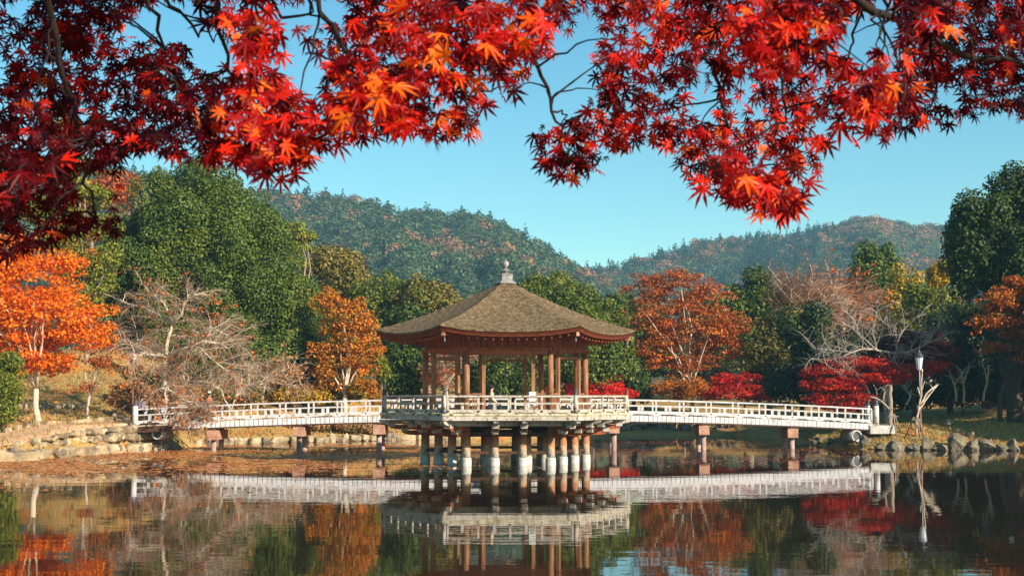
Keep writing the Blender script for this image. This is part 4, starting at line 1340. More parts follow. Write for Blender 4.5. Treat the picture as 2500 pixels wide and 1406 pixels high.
tree('shrub', 'grey green rounded shrub between yellow shrub and pavilion', 105, (820, 978), [(815, 952, 50, 22), (850, 960, 45, 20), (650, 955, 50, 18)], 0.19, 0.42, 'olive', 'bark', 0.05, 4, cover=0.7, group='shrubs and bushes', cat='shrub')
tree('shrub', 'orange and lime shrub next to the left pavilion post', 104, (895, 978), [(885, 950, 32, 24), (915, 968, 22, 14)], 0.19, 0.42, 'amber', 'bark', 0.05, 4, cover=0.7, group='shrubs and bushes', cat='shrub', extra=[('lime', 0.5)])
tree('shrub', 'lime yellow small tree between amber tree and pavilion roof', 107, (938, 978), [(930, 905, 22, 26), (925, 880, 20, 20)], 0.19, 0.42, 'lime', 'bark', 0.05, 4, cover=0.6, group='shrubs and bushes', cat='shrub')
tree('maple_tree', 'narrow amber orange tree left of the pavilion roof', 104, (842, 970),
     [(845, 780, 65, 55), (825, 850, 65, 60), (875, 850, 55, 60), (840, 910, 75, 45), (795, 735, 26, 45), (880, 780, 35, 50)], 0.2, 0.5, 'amber', 'palebark', 0.2, 10, flat=0.6, cover=0.45, dens=0.8, group=GT, flatten=0.2, front=True, extra=[('orange', 0.2), ('olive', 0.25)])
tree('pine_tree', 'small yellow green pine on the skyline right of the big evergreen', 140, (735, 860), [(725, 555, 26, 16), (745, 580, 30, 14), (738, 610, 36, 14), (730, 640, 30, 14), (715, 590, 18, 12)], 0.3, 0.7, 'lime', 'bark', 0.3, 5, flat=0.5, cover=0.7, group=GT)
tree('broadleaf_tree', 'olive tree with pale tips behind the amber tree', 146, (830, 950), [(830, 665, 62, 55), (785, 650, 50, 40), (870, 700, 45, 50), (810, 750, 70, 60)], 0.33, 0.9, 'olive', 'bark', 0.3, 5, group=GT)
tree('broadleaf_tree', 'fresh green tree in the row left of the pavilion roof', 142, (945, 950), [(950, 715, 55, 55), (905, 740, 50, 60), (975, 790, 60, 60), (930, 830, 70, 70)], 0.32, 0.9, 'midgreen', 'bark', 0.3, 5, group=GT)
tree('broadleaf_tree', 'brownish olive tree directly behind the left roof slope', 140, (1050, 950), [(1050, 730, 65, 52), (1010, 760, 50, 60), (1090, 760, 50, 60), (1060, 850, 90, 80)], 0.32, 0.9, 'olive', 'bark', 0.3, 5, group=GT, extra=[('midgreen', 0.3)])
tree('evergreen_tree', 'dense dark green evergreen beside the left side of the pavilion', 113, (985, 985), [(985, 890, 60, 90), (1015, 930, 50, 60), (950, 860, 45, 50), (1000, 810, 60, 60)], 0.25, 0.75, 'deepgreen', 'darkbark', 0.25, 5, group=GT, cover=0.95, extra=[('evergreen', 0.5)])
tree('evergreen_tree', 'green tree seen through the open pavilion middle', 116, (1190, 985), [(1200, 920, 70, 60), (1160, 860, 60, 70), (1250, 950, 60, 35)], 0.25, 0.75, 'deepgreen', 'darkbark', 0.25, 5, group=GT, extra=[('midgreen', 0.6)])
twig_tree('bare_tree', 'thin bare tree with orange leaves seen through the left pavilion bay', 110, (1095, 985),
          [([(1095, 985, 0), (1090, 930, 0), (1080, 880, 0)], 0.08, 0.04), ([(1092, 940, 0), (1120, 900, 0), (1135, 870, 0)], 0.06, 0.02), ([(1092, 950, 0), (1070, 915, 0)], 0.05, 0.02)], 'palebark', 'twig', 60, 14, 1.5, .9, .3, .08, GT, ('rust', 160, 0.2))
tree('evergreen_tree', 'rounded yellowish green evergreen behind the right slope of the roof', 121, (1400, 985),
     [(1345, 720, 75, 58), (1430, 770, 70, 60), (1380, 800, 90, 80), (1480, 815, 65, 65), (1430, 890, 95, 80), (1330, 900, 60, 60), (1500, 880, 55, 60)], 0.26, 0.85, 'midgreen', 'darkbark', 0.4, 6, cover=0.95, dens=1.15, group=GT, extra=[('evergreen', 0.5)])
tree('evergreen_tree', 'dark green low evergreen between red maple and rust tree', 122, (1550, 985), [(1550, 925, 40, 45), (1530, 880, 35, 40), (1575, 960, 25, 25)], 0.24, 0.65, 'deepgreen', 'darkbark', 0.2, 4, group=GT, extra=[('evergreen', 0.4)])
tree('maple_tree', 'small vivid scarlet maple behind the right pavilion railing', 120.5, (1450, 985), [(1490, 930, 28, 24), (1465, 952, 55, 22), (1425, 960, 45, 16), (1520, 962, 32, 14), (1400, 945, 25, 22), (1345, 950, 22, 22)], 0.17, 0.38, 'scarlet', 'bark', 0.08, 5, flat=0.5, cover=0.7, group=GT, flatten=0.2)
tree('maple_tree', 'large rust orange tree with pale forked trunk right of the pavilion', 123, (1690, 990),
     [(1650, 700, 80, 45), (1575, 710, 55, 45), (1720, 730, 70, 40), (1620, 770, 100, 40), (1750, 790, 90, 40), (1680, 820, 110, 40), (1600, 850, 80, 30), (1760, 850, 60, 28), (1640, 890, 80, 30), (1700, 880, 60, 22), (1600, 800, 60, 30)],
     0.22, 0.62, 'rust', 'palebark', 0.2, 9, flat=0.36, cover=0.4, dens=0.68, group=GT, flatten=0.35, front=True, trunk_h=0.28, extra=[('orange', 0.1), ('olive', 0.12), ('amber', 0.12)])
tree('broadleaf_tree', 'dark green tree with a pointed top behind the rust tree', 138, (1830, 950), [(1840, 690, 36, 38), (1790, 740, 55, 45), (1850, 750, 55, 55), (1820, 820, 70, 60)], 0.31, 0.85, 'evergreen', 'bark', 0.3, 5, group=GT, extra=[('midgreen', 0.3)])
tree('broadleaf_tree', 'soft olive tree below the pointed dark green tree', 122, (1880, 960), [(1880, 840, 60, 55), (1850, 890, 55, 40), (1920, 800, 45, 50)], 0.27, 0.75, 'olive', 'bark', 0.25, 8, group=GT, cover=0.55, extra=[('deepgreen', 0.4)])
tree('maple_tree', 'low crimson maple behind the middle of the right bridge', 121, (1815, 985), [(1820, 930, 55, 22), (1790, 955, 75, 20), (1850, 960, 45, 18), (1770, 930, 35, 18)], 0.18, 0.42, 'crimson', 'bark', 0.1, 6, flat=0.42, cover=0.6, group=GT, flatten=0.25, extra=[('scarlet', 0.3)])
tree('shrub', 'brownish orange shrub between rust tree and crimson maple', 121, (1670, 985), [(1680, 950, 55, 26), (1625, 950, 40, 30)], 0.18, 0.42, 'amber', 'bark', 0.08, 5, flat=0.5, cover=0.45, group='shrubs and bushes', cat='shrub', extra=[('rust', 0.5)])
twig_tree('bare_tree', 'tall bare tree with pale trunks and rusty twigs before the right hill', 136, (1975, 940),
          [([(1975, 960, 0), (1972, 850, 0), (1965, 790, 0)], 0.22, 0.16), ([(1966, 800, 0), (1945, 740, 0), (1925, 700, 1)], 0.13, 0.04), ([(1966, 795, 0), (1970, 730, 0), (1985, 690, 0)], 0.13, 0.04), ([(1968, 820, 0), (2000, 760, -1), (2030, 720, -2)], 0.12, 0.04), ([(1966, 790, 0), (1935, 770, 1), (1900, 740, 2)], 0.09, 0.03)],
          'palebark', 'rusttwig', 150, 16, 3.0, 1.6, 0.05, 0.2, GT, None, r3=0.022, r2=0.05)
twig_tree('bare_tree', 'second pale bare tree left of the cedar with reddish haze of twigs', 142, (2065, 930),
          [([(2065, 950, 0), (2060, 850, 0), (2062, 800, 0)], 0.2, 0.14), ([(2062, 805, 0), (2040, 740, 0), (2035, 705, 0)], 0.12, 0.04), ([(2062, 805, 0), (2085, 745, 0), (2090, 715, 0)], 0.12, 0.04), ([(2062, 790, 0), (2020, 770, 0), (2005, 745, 0)], 0.1, 0.03)],
          'palebark', 'rusttwig', 120, 16, 3.0, 1.6, 0.05, 0.2, GT, ('rust', 200, 0.3), r3=0.022, r2=0.05)
tree('cedar_tree', 'dark green cedar with a rounded top standing against the right hill', 150, (2130, 940), [(2125, 622, 32, 34), (2110, 660, 42, 32), (2145, 670, 48, 34), (2125, 705, 60, 28)], 0.32, 0.8, 'evergreen', 'darkbark', 0.35, 4, group=GT, cover=0.95)
tree('cedar_tree', 'slim pointed cedar touching the right side of the rounded cedar', 150, (2180, 940), [(2172, 612, 14, 22), (2178, 645, 20, 26), (2182, 685, 24, 26)], 0.3, 0.6, 'evergreen', 'darkbark', 0.25, 3, group=GT, cover=0.95)
tree('bamboo_clump', 'yellow feathery bamboo clump right of the cedars', 144, (2190, 940), [(2197, 680, 20, 42), (2180, 735, 40, 40), (2230, 700, 22, 40), (2215, 745, 40, 35)], 0.34, 0.6, 'yellow', 'bark', 0.12, 5, cover=0.5, group=GT, cat='bamboo', extra=[('lime', 0.6)])
tree('broadleaf_tree', 'bright green soft tree below the yellow bamboo', 122, (2265, 960), [(2270, 725, 55, 40), (2310, 745, 35, 30), (2240, 775, 60, 35), (2300, 790, 50, 40)], 0.27, 0.7, 'midgreen', 'bark', 0.25, 6, cover=0.65, group=GT, extra=[('lime', 0.2)])
tree('broadleaf_tree', 'golden yellow tree tucked against the big dark tree at right', 110, (2300, 960), [(2300, 655, 34, 18), (2345, 655, 30, 14), (2285, 685, 36, 18)], 0.24, 0.55, 'yellow', 'bark', 0.2, 0, flat=0.6, cover=0.6, group=GT, extra=[('lime', 0.4)])
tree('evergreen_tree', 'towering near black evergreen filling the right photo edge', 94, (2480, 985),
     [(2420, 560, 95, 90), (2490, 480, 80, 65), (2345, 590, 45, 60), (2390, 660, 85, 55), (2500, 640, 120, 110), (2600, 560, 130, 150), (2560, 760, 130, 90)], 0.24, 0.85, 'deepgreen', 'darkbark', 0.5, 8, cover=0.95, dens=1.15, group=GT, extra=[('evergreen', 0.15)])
tree('maple_tree', 'orange maple with dark crooked trunk under the towering evergreen', 91, (2440, 982),
     [(2440, 735, 65, 28), (2480, 700, 50, 28), (2400, 790, 50, 28), (2470, 800, 65, 30), (2490, 860, 45, 32), (2420, 850, 45, 18), (2540, 780, 70, 90)], 0.18, 0.5, 'rust', 'darkbark', 0.16, 12, flat=0.42, cover=0.42, dens=0.75, group=GT, flatten=0.3, front=True, extra=[('amber', 0.35), ('olive', 0.15)])
twig_tree('bare_tree', 'wide spreading leafless tree with silvery limbs over the red maple', 95, (2160, 1030),
          [([(2162, 1030, 0), (2166, 950, 1), (2178, 890, 1), (2190, 860, 1)], 0.144, 0.108),
           ([(2190, 862, 1), (2196, 820, 0), (2210, 800, 0), (2250, 765, -1), (2275, 740, -1)], 0.079, 0.014), ([(2190, 862, 1), (2230, 855, 0), (2270, 835, 0), (2310, 820, 1)], 0.079, 0.022),
           ([(2196, 822, 0), (2180, 800, 1), (2150, 780, 1), (2120, 740, 2)], 0.065, 0.014), ([(2190, 865, 1), (2140, 855, 0), (2100, 820, 0), (2060, 790, 0), (2030, 760, 0)], 0.086, 0.014),
           ([(2100, 820, 0), (2085, 780, 0), (2050, 745, 0)], 0.050, 0.014), ([(2130, 852, 0), (2080, 860, -1), (2030, 855, -1), (1985, 850, -1)], 0.065, 0.014), ([(2080, 860, -1), (2020, 880, -1), (1960, 875, -1)], 0.043, 0.014),
           ([(2140, 855, 0), (2130, 810, 1), (2140, 760, 1)], 0.058, 0.014), ([(2270, 835, 0), (2290, 800, 0), (2300, 770, 0)], 0.043, 0.014)],
          'silverbark', 'silverbark', 120, 9, 1.8, 0.9, 0.1, 0.144, GT, None, r3=0.009, r2=0.024)
tree('maple_tree', 'wide layered red maple hanging over the right bridge end', 96, (2150, 1032),
     [(2020, 905, 70, 14), (2100, 885, 80, 16), (2030, 940, 80, 16), (2130, 925, 90, 14), (2210, 905, 80, 16), (2280, 890, 45, 12), (2060, 985, 75, 20), (2000, 975, 40, 20), (2080, 965, 60, 16)], 0.15, 0.36, 'crimson', 'bark', 0.2, 12, flat=0.34, cover=0.42, dens=0.75, group=GT, flatten=0.3, trunk_h=0.35, extra=[('scarlet', 0.3)])
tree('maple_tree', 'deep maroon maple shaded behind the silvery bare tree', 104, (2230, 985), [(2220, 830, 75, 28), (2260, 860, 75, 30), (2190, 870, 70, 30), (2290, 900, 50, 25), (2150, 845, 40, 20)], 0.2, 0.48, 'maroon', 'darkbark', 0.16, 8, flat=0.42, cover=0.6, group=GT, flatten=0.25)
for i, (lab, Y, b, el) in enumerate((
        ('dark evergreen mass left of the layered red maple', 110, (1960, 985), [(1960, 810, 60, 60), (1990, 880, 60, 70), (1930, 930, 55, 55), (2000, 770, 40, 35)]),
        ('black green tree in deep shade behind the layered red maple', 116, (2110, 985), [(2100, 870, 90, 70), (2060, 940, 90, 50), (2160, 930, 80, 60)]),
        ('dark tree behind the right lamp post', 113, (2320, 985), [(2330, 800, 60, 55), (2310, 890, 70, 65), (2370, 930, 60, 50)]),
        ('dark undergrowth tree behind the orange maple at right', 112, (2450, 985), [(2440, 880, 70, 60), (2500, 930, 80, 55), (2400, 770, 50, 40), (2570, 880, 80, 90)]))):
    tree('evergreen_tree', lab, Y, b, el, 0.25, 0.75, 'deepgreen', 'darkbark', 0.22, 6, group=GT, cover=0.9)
for i, (lab, Y, b, el, mt) in enumerate((
        ('far dark green treetop between olive tree and roof tip', 165, (1150, 900), [(1150, 790, 70, 50), (1220, 830, 70, 60), (1120, 880, 80, 70)], 'deepgreen'),
        ('far green treetop behind the right roof edge', 165, (1530, 900), [(1560, 800, 70, 60), (1500, 760, 50, 50), (1620, 850, 90, 70)], 'evergreen'),
        ('far brown olive treetop between the rust tree and bare tree', 165, (1740, 900), [(1740, 790, 80, 55), (1900, 770, 60, 55), (1700, 880, 90, 60)], 'olive'),
        ('far dark treetop behind the bare trees', 170, (2010, 900), [(2020, 830, 90, 50), (1940, 850, 80, 70), (2110, 800, 80, 70)], 'deepgreen'),
        ('far brown tree under the yellow bamboo', 160, (2220, 900), [(2200, 800, 80, 50), (2300, 760, 60, 50)], 'olive'),
        ('far green treetop behind the amber tree', 168, (760, 900), [(760, 760, 80, 70), (860, 790, 80, 70), (900, 850, 90, 70)], 'evergreen'))):
    tree('broadleaf_tree', lab, Y, b, el, 0.4, 1.1, mt, 'bark', 0.3, 0, group=GT)
# trees standing just outside the right side of the view; they shade the right shore
for lab, Y_, px_c, zc in (('tall dark evergreen outside the right photo edge shading the lawn', 88, 2740, 800), ('second evergreen outside the right photo edge behind the first', 94, 2840, 760), ('third evergreen outside the right photo edge, farthest back', 101, 2800, 700), ('fourth evergreen outside the right photo edge, nearest to the boulders', 83, 2840, 830), ('fifth evergreen outside the right photo edge, nearest to the viewer', 79.5, 2990, 780)):
    tree('evergreen_tree', lab, Y_, (px_c, 1000), [(px_c, zc, 150, 170), (px_c + 60, zc - 120, 130, 130)], 0.35, 1.1, 'deepgreen', 'darkbark', 0.4, 4, group=GT, dens=0.9)

# pruned trees with stakes on the right bank
def stakes(px, py, Y, label, r=0.75, h=1.15):
    q = at(px, py, Y)
    o = thing('tree_stakes', label, 'stakes', q, 0, 'wooden tree supports on the right bank')
    for i in range(3):
        a = R(35 + 120 * i)
        MB().tube([(r * math.cos(a), r * 0.8 * math.sin(a), -0.2), (0.14 * math.cos(a), 0.1 * math.sin(a), h)], 0.04, 7).build('stake', M['bark'], o, True)
    MB().beam((-0.3, -0.12, h * 0.86), (0.3, -0.12, h * 0.86), 0.06, 0.06).build('crossbar', M['bark'], o)


twig_tree('pruned_tree', 'hard pruned tree with one long crooked limb beside the bridge end', 87.6, (2176, 1046),
          [([(2176, 1050, 0), (2174, 1000, 0), (2172, 960, 0), (2174, 940, 0)], 0.17, 0.11), ([(2173, 1000, 0), (2158, 985, -.2), (2140, 972, -.4), (2122, 968, -.5)], 0.08, 0.05), ([(2155, 984, -.2), (2160, 955, -.2), (2150, 945, -.1), (2138, 955, 0)], 0.04, 0.02), ([(2158, 984, -.2), (2160, 960, 0), (2164, 955, 0)], 0.03, 0.015)],
          'bark', 'twig', 6, 3, 0.4, 0.3, 0.0, 0.17, GT)
twig_tree('pruned_tree', 'hard pruned slender tree with raised pale stubs in front of the lamp post', 86.6, (2236, 1058),
          [([(2236, 1062, 0), (2238, 1020, 0), (2244, 990, 0), (2250, 965, 0), (2252, 900, 0)], 0.08, 0.03), ([(2244, 990, 0), (2262, 960, 0), (2285, 942, 0)], 0.06, 0.04), ([(2250, 985, 0), (2268, 965, .2), (2290, 938, .2)], 0.05, 0.03), ([(2246, 965, 0), (2240, 945, 0)], 0.05, 0.03), ([(2252, 950, 0), (2258, 930, 0)], 0.035, 0.02), ([(2240, 1010, 0), (2256, 985, .3), (2266, 962, .3)], 0.045, 0.03)],
          'palebark', 'twig', 6, 3, 0.4, 0.3, 0.0, 0.08, GT)
stakes(2180, 1056, 86.9, 'three leaning wooden stakes around the pruned tree beside the bridge end')
stakes(2238, 1064, 86.2, 'three wooden stakes with a crossbar below the slender pruned tree')
for px, py, tx, ty, lab in ((2335, 975, 2318, 905, 'thin dark leaning trunk in the shade left of the bench'), (2352, 980, 2345, 900, 'slim pale forked trunk in the shade behind the lawn'), (2400, 975, 2412, 890, 'curved grey trunk in the shade behind the lawn'), (2212, 985, 2225, 950, 'small forked sapling in the shade behind the lamp post')):
    twig_tree('young_tree', lab, 103, (px, py), [([(px, py + 4, 0), ((px + tx) / 2 + 4, (py + ty) / 2, 0), (tx, ty, 0)], 0.09, 0.05), ([((px + tx) / 2 + 4, (py + ty) / 2, 0), (px * 2 - tx + 8, ty - 10, 0)], 0.06, 0.03)], 'palebark', 'twig', 8, 4, 1.2, 0.6, 0.0, 0.09, GT)

# ------------------------------------------------------------------ far hills with their woods
def hill(ridge, r_foot, r_ridge, seed, label, kind_of, n_trees, size, px0, px1, foot_z=8.0):
    rx = np.array([p[0] for p in ridge], float)
    rz = np.array([at(p[0], p[1], r_ridge).z for p in ridge]) - size * 0.75
    ph = np.random.default_rng(seed).uniform(0, 6.28, 8)

    def hz(px, r):
        zt = np.interp(px, rx, rz)
        u = (r - r_foot) / (r_ridge - r_foot)
        uu = np.clip(u, 0, 1)
        prof = uu ** 1.15 * (1 - 0.1 * np.sin(np.pi * uu))
        gul = np.sin(px * 0.021 + ph[0] + 1.3 * np.sin(r * 0.006 + ph[1])) * 0.5 + np.sin(px * 0.047 + ph[2] + r * 0.01) * 0.25 + np.sin(px * .009 + r * 0.016 + ph[3]) * .3
        amp = 0.10 * (zt - foot_z) * np.sin(np.pi * np.clip(uu, 0, 1))
        z = foot_z + (zt - foot_z) * prof + gul * amp
        return np.maximum(np.where(u > 1, zt - (r - r_ridge) * 0.35, z), -2.5)
    pxs = np.arange(px0, px1 + 1, 12.0)
    rs = np.concatenate([np.linspace(r_foot - 40, r_ridge, 46), np.linspace(r_ridge * 1.03, r_ridge * 1.3, 6)])
    PX, RR = np.meshgrid(pxs, rs)
    Zh = hz(PX, RR)
    Zh[0] = -2
    Xh = (PX - 1250) / F * RR
    n1, n2 = len(pxs), len(rs)
    ii = np.arange(n1 * n2).reshape(n2, n1)
    fcs = np.stack([ii[:-1, :-1].ravel(), ii[:-1, 1:].ravel(), ii[1:, 1:].ravel(), ii[1:, :-1].ravel()], 1)
    tag(link('hills', fast_mesh('hills', np.stack([Xh.ravel(), RR.ravel(), Zh.ravel()], 1), fcs, M['hillsoil'], True)), kind='structure')
    px = rng.uniform(px0, px1, n_trees)
    r = np.sqrt(rng.uniform(r_foot ** 2, (r_ridge * 1.02) ** 2, n_trees))
    z = hz(px, r)
    x = (px - 1250) / F * r
    u = (r - r_foot) / (r_ridge - r_foot)
    kinds = kind_of(px, u, x, r, z, rng.random(n_trees))
    kids = {0: [], 1: [], 2: []}
    for i in range(n_trees):
        s = size * rng.uniform(0.65, 1.35)
        if kinds[i] == 1:
            hh = s * rng.uniform(0.8, 1.3)
            for t in (0.0, 0.3, 0.6, 0.85):
                w_ = s * 0.42 * (1 - t) + 0.3
                kids[1].append((x[i], r[i], z[i] + hh * (0.3 + t), w_, w_, hh * 0.2))
        else:
            kids[kinds[i]].append((x[i], r[i], z[i] + s * 0.55, s * 0.62, s * 0.62, s * 0.5))
            for _ in range(2):
                a = rng.uniform(0, 6.28)
                kids[kinds[i]].append((x[i] + math.cos(a) * s * .35, r[i] + math.sin(a) * s * .35, z[i] + s * rng.uniform(.35, .75), s * 0.38, s * 0.38, s * 0.34))
    rt = thing('hill_forest', label, 'forest', (0, r_ridge, 0))
    rt['kind'] = 'stuff'
    for kk, (nm, mt, lf) in enumerate((('green_trees', 'hillgreen', 1.6), ('conifers', 'hillconifer', 1.3), ('autumn_trees', 'hillrust', 1.6))):
        if kids[kk]:
            q = leaf_quads(np.array(kids[kk]), lf * size / 8.5, 0.75, 0.0, 0.25, 0.32, 0.85)
            o = link(nm, crown_mesh(nm, q, M[mt], (0, r_ridge, 0)), rt)
            o['kind'] = 'stuff'


M['hillsoil'] = surf('hill_soil', [(0.3, (0.03, 0.04, 0.018)), (0.7, (0.08, 0.075, 0.03))], 0.02, 0.95, 0)


def patch(x, r, s, p):
    return np.sin(x * s + p + 1.7 * np.sin(r * s * 0.6 + p)) + np.sin(r * s * 1.1 + 2 * p + 1.2 * np.sin(x * s * 0.8))


def kl(px, u, x, r, z, rn):
    k = np.zeros(len(px), int)
    aut = (patch(x, r, 0.035, 0.4) > 0.45)
    k[(rn < 0.05) | (aut & (rn < 0.5))] = 2
    con = (u > 0.93) | (patch(x, r, 0.03, 2.1) > 1.0)
    k[con & (rn > 0.78)] = 1
    return k


def kr(px, u, x, r, z, rn):
    k = np.where(rn < 0.22 + 0.35 * (patch(x, r, 0.02, 1.0) > 0.2), 2, 0)
    spur = np.abs((px - 1700) - (u - 0.35) * 420) < 85
    k[spur & (rn > 0.08)] = 1
    k[(px < 1900) & (u > 0.9) & (rn > 0.3)] = 1
    k[(px < 1640) & (u < 0.85) & (rn > 0.45)] = 0
    return k


hill([(-200, 430), (100, 415), (250, 418), (350, 428), (480, 450), (600, 474), (700, 474), (830, 486), (900, 498), (960, 518), (1080, 524), (1150, 526), (1220, 553), (1300, 592), (1340, 610), (1400, 648), (1450, 672), (1520, 720), (1650, 800), (1800, 880)],
     330, 800, 4, 'green wooded hillside with rusty patches rising behind the pavilion on the left', kl, 5600, 6.6, -150, 1760)
hill([(1050, 800), (1300, 720), (1440, 664), (1500, 652), (1600, 628), (1700, 598), (1770, 586), (1850, 586), (1930, 578), (1960, 564), (2000, 558), (2100, 534), (2140, 530), (2200, 551), (2250, 558), (2310, 554), (2400, 564), (2600, 580), (2800, 600)],
     480, 1150, 9, 'autumn brown wooded hill with a dark conifer spur rising at the right', kr, 9000, 7.2, 1100, 2700)

# ------------------------------------------------------------------ the red maple over the camera
def maple_leaf(n_lobes=7):
    ang = [0, 36, -36, 76, -76, 122, -122]
    ln = [1.0, 0.92, 0.92, 0.72, 0.72, 0.40, 0.40]
    order = sorted(range(7), key=lambda i: ang[i])
    outl = []
    for j, i in enumerate(order):
        a = R(ang[i])
        wv = 0.085
        outl.append((ln[i] * 0.55 * math.sin(a) - wv * math.cos(a), ln[i] * 0.55 * math.cos(a) + wv * math.sin(a)))
        outl.append((ln[i] * math.sin(a), ln[i] * math.cos(a)))
        outl.append((ln[i] * 0.55 * math.sin(a) + wv * math.cos(a), ln[i] * 0.55 * math.cos(a) - wv * math.sin(a)))
        if j < 6:
            a2 = R((ang[i] + ang[order[j + 1]]) / 2)
            outl.append((0.20 * math.sin(a2), 0.20 * math.cos(a2)))
    outl.append((0, -0.06))
    v = [(0, 0.02)] + outl
    n = len(outl)
    f = [(0, 1 + i, 1 + (i + 1) % n) for i in range(n)]
    P = np.array([(x, y, -0.22 * (x * x + y * y)) for x, y in v])
    return P, np.array(f)[:, ::-1]


LP, LF = maple_leaf()


def maple_leaves(pos, size, tipdir, nrm, curl):
    """every leaf as its own small star; pos (n,3), tipdir, nrm unit vectors"""
    n = len(pos)
    t = tipdir - nrm * np.sum(tipdir * nrm, 1, keepdims=True)
    t /= np.linalg.norm(t, axis=1, keepdims=True)
    b = np.cross(t, nrm)
    V = pos[:, None, :] + size[:, None, None] * (LP[None, :, 0:1] * b[:, None, :] + LP[None, :, 1:2] * t[:, None, :] + (LP[None, :, 2:3] * curl[:, None, None]) * nrm[:, None, :])
    Fx = (LF[None] + (np.arange(n) * len(LP))[:, None, None]).reshape(-1, 3)
    return V.reshape(-1, 3), Fx


LOW = [(-150, 660), (0, 655), (110, 640), (160, 590), (240, 600), (330, 575), (345, 540), (300, 500), (235, 430), (300, 395), (380, 390), (440, 415), (500, 430), (560, 405), (600, 440), (680, 470), (740, 455), (770, 395), (840, 375),
       (900, 365), (960, 350), (1060, 375), (1150, 360), (1200, 300), (1250, 240), (1290, 330), (1330, 440), (1380, 480), (1450, 455), (1490, 390), (1560, 370), (1640, 385), (1680, 480), (1740, 490), (1800, 520), (1850, 560), (1930, 565), (1985, 490), (2020, 385), (2060, 330),
       (2110, 345), (2160, 370), (2240, 330), (2330, 330), (2420, 310), (2500, 310), (2650, 320)]
HOLES = [(420, 45, 70, 50), (515, 120, 50, 55), (770, 25, 70, 30), (1395, 190, 60, 85), (1310, 215, 45, 50), (1370, 260, 60, 40), (2130, 65, 70, 45), (2080, 110, 45, 40), (1430, 70, 35, 45), (720, 150, 30, 60), (1200, 215, 25, 30), (760, 190, 35, 50), (1720, 260, 30, 40), (2330, 230, 25, 30), (240, 470, 40, 50), (1300, 270, 40, 30)]
BRIGHT = [(650, 85, 75), (620, 300, 110), (720, 270, 80), (860, 240, 80), (1040, 110, 110), (1230, 50, 90), (820, 300, 60), (940, 250, 60), (1870, 90, 75), (2140, 205, 80), (1830, 410, 50), (1910, 500, 70), (100, 300, 45), (40, 420, 40), (2220, 40, 55), (1660, 465, 40), (1980, 40, 60), (540, 420, 30), (1000, 300, 45), (700, 440, 40), (1550, 120, 40)]
lx = np.array([p[0] for p in LOW], float)
ly = np.array([p[1] for p in LOW], float)
# clusters of leaves on twigs
cl = []
while len(cl) < 1700:
    x, y = rng.uniform(-150, 2650), rng.uniform(-160, 640)
    if y > np.interp(x, lx, ly) - 30: continue
    if any(((x - hx) / (hrx + 14)) ** 2 + ((y - hy) / (hry + 14)) ** 2 < 1 for hx, hy, hrx, hry in HOLES): continue
    lit_ = any(math.hypot(x - bx, y - by) < br_ * 1.1 for bx, by, br_ in BRIGHT)
    cl.append((x, y, rng.uniform(2.6, 3.1) if lit_ else rng.uniform(3.3, 4.8)))
for i in range(1, len(lx) - 1):          # hanging tips along the lower edge
    for k in range(3):
        x = rng.uniform(lx[i] - 30, lx[i] + 30)
        cl.append((x, np.interp(x, lx, ly) - rng.uniform(34, 60), rng.uniform(2.9, 4.0)))
posn, px_ = [], []
for x, y, D in cl:
    edge = np.interp(x, lx, ly) - y
    for _ in range(int(rng.integers(4, 8)) if edge > 70 else int(rng.integers(2, 5))):
        a, b = x + rng.normal(0, 34), y + rng.normal(0, 28)
        if b > np.interp(a, lx, ly) - 22: continue
        if any(((a - hx) / hrx) ** 2 + ((b - hy) / hry) ** 2 < 1 for hx, hy, hrx, hry in HOLES): continue
        p = at(a, b, D + rng.normal(0, 0.12))
        posn.append(p[:])
        px_.append((a, b))
posn = np.array(posn)
px_ = np.array(px_)
nl_ = len(posn)
size = rng.uniform(0.024, 0.047, nl_)
nrm = np.stack([rng.normal(0.1, 0.55, nl_), -0.75 + rng.normal(0, 0.4, nl_), 0.45 + rng.normal(0, 0.45, nl_)], 1)
nrm /= np.linalg.norm(nrm, axis=1, keepdims=True)
tip = np.stack([rng.normal(0, 0.75, nl_), rng.normal(0, 0.3, nl_), -0.8 + rng.normal(0, 0.5, nl_)], 1)
mp_root = thing('maple_tree', 'red Japanese maple branches hanging across the top close to the viewer', 'tree', (-3.2, -1.0, gz(-3.2, -1.0)))
org = np.array(mp_root.location)
# unseen leaves added above the picture, along sun rays, to shade chosen leaves
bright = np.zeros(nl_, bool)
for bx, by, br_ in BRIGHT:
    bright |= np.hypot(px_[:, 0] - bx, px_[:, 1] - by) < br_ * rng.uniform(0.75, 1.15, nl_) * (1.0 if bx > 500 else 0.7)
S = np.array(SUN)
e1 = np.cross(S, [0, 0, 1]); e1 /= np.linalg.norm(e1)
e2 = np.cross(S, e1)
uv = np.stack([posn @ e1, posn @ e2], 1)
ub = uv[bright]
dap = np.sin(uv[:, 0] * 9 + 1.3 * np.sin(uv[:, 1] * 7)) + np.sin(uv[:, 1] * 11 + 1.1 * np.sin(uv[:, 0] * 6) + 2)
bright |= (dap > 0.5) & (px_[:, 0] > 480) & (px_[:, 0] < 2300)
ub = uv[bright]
dark = np.where(~bright & (rng.random(nl_) < 0.97))[0]
occ = []
for i in dark:
    if len(ub) and np.min(np.hypot(ub[:, 0] - uv[i, 0], ub[:, 1] - uv[i, 1])) < 0.12 and rng.random() < 0.97: continue
    for _ in range(2):
        occ.append(posn[i] + S * rng.uniform(1.7, 3.6) + rng.normal(0, 0.012, 3))
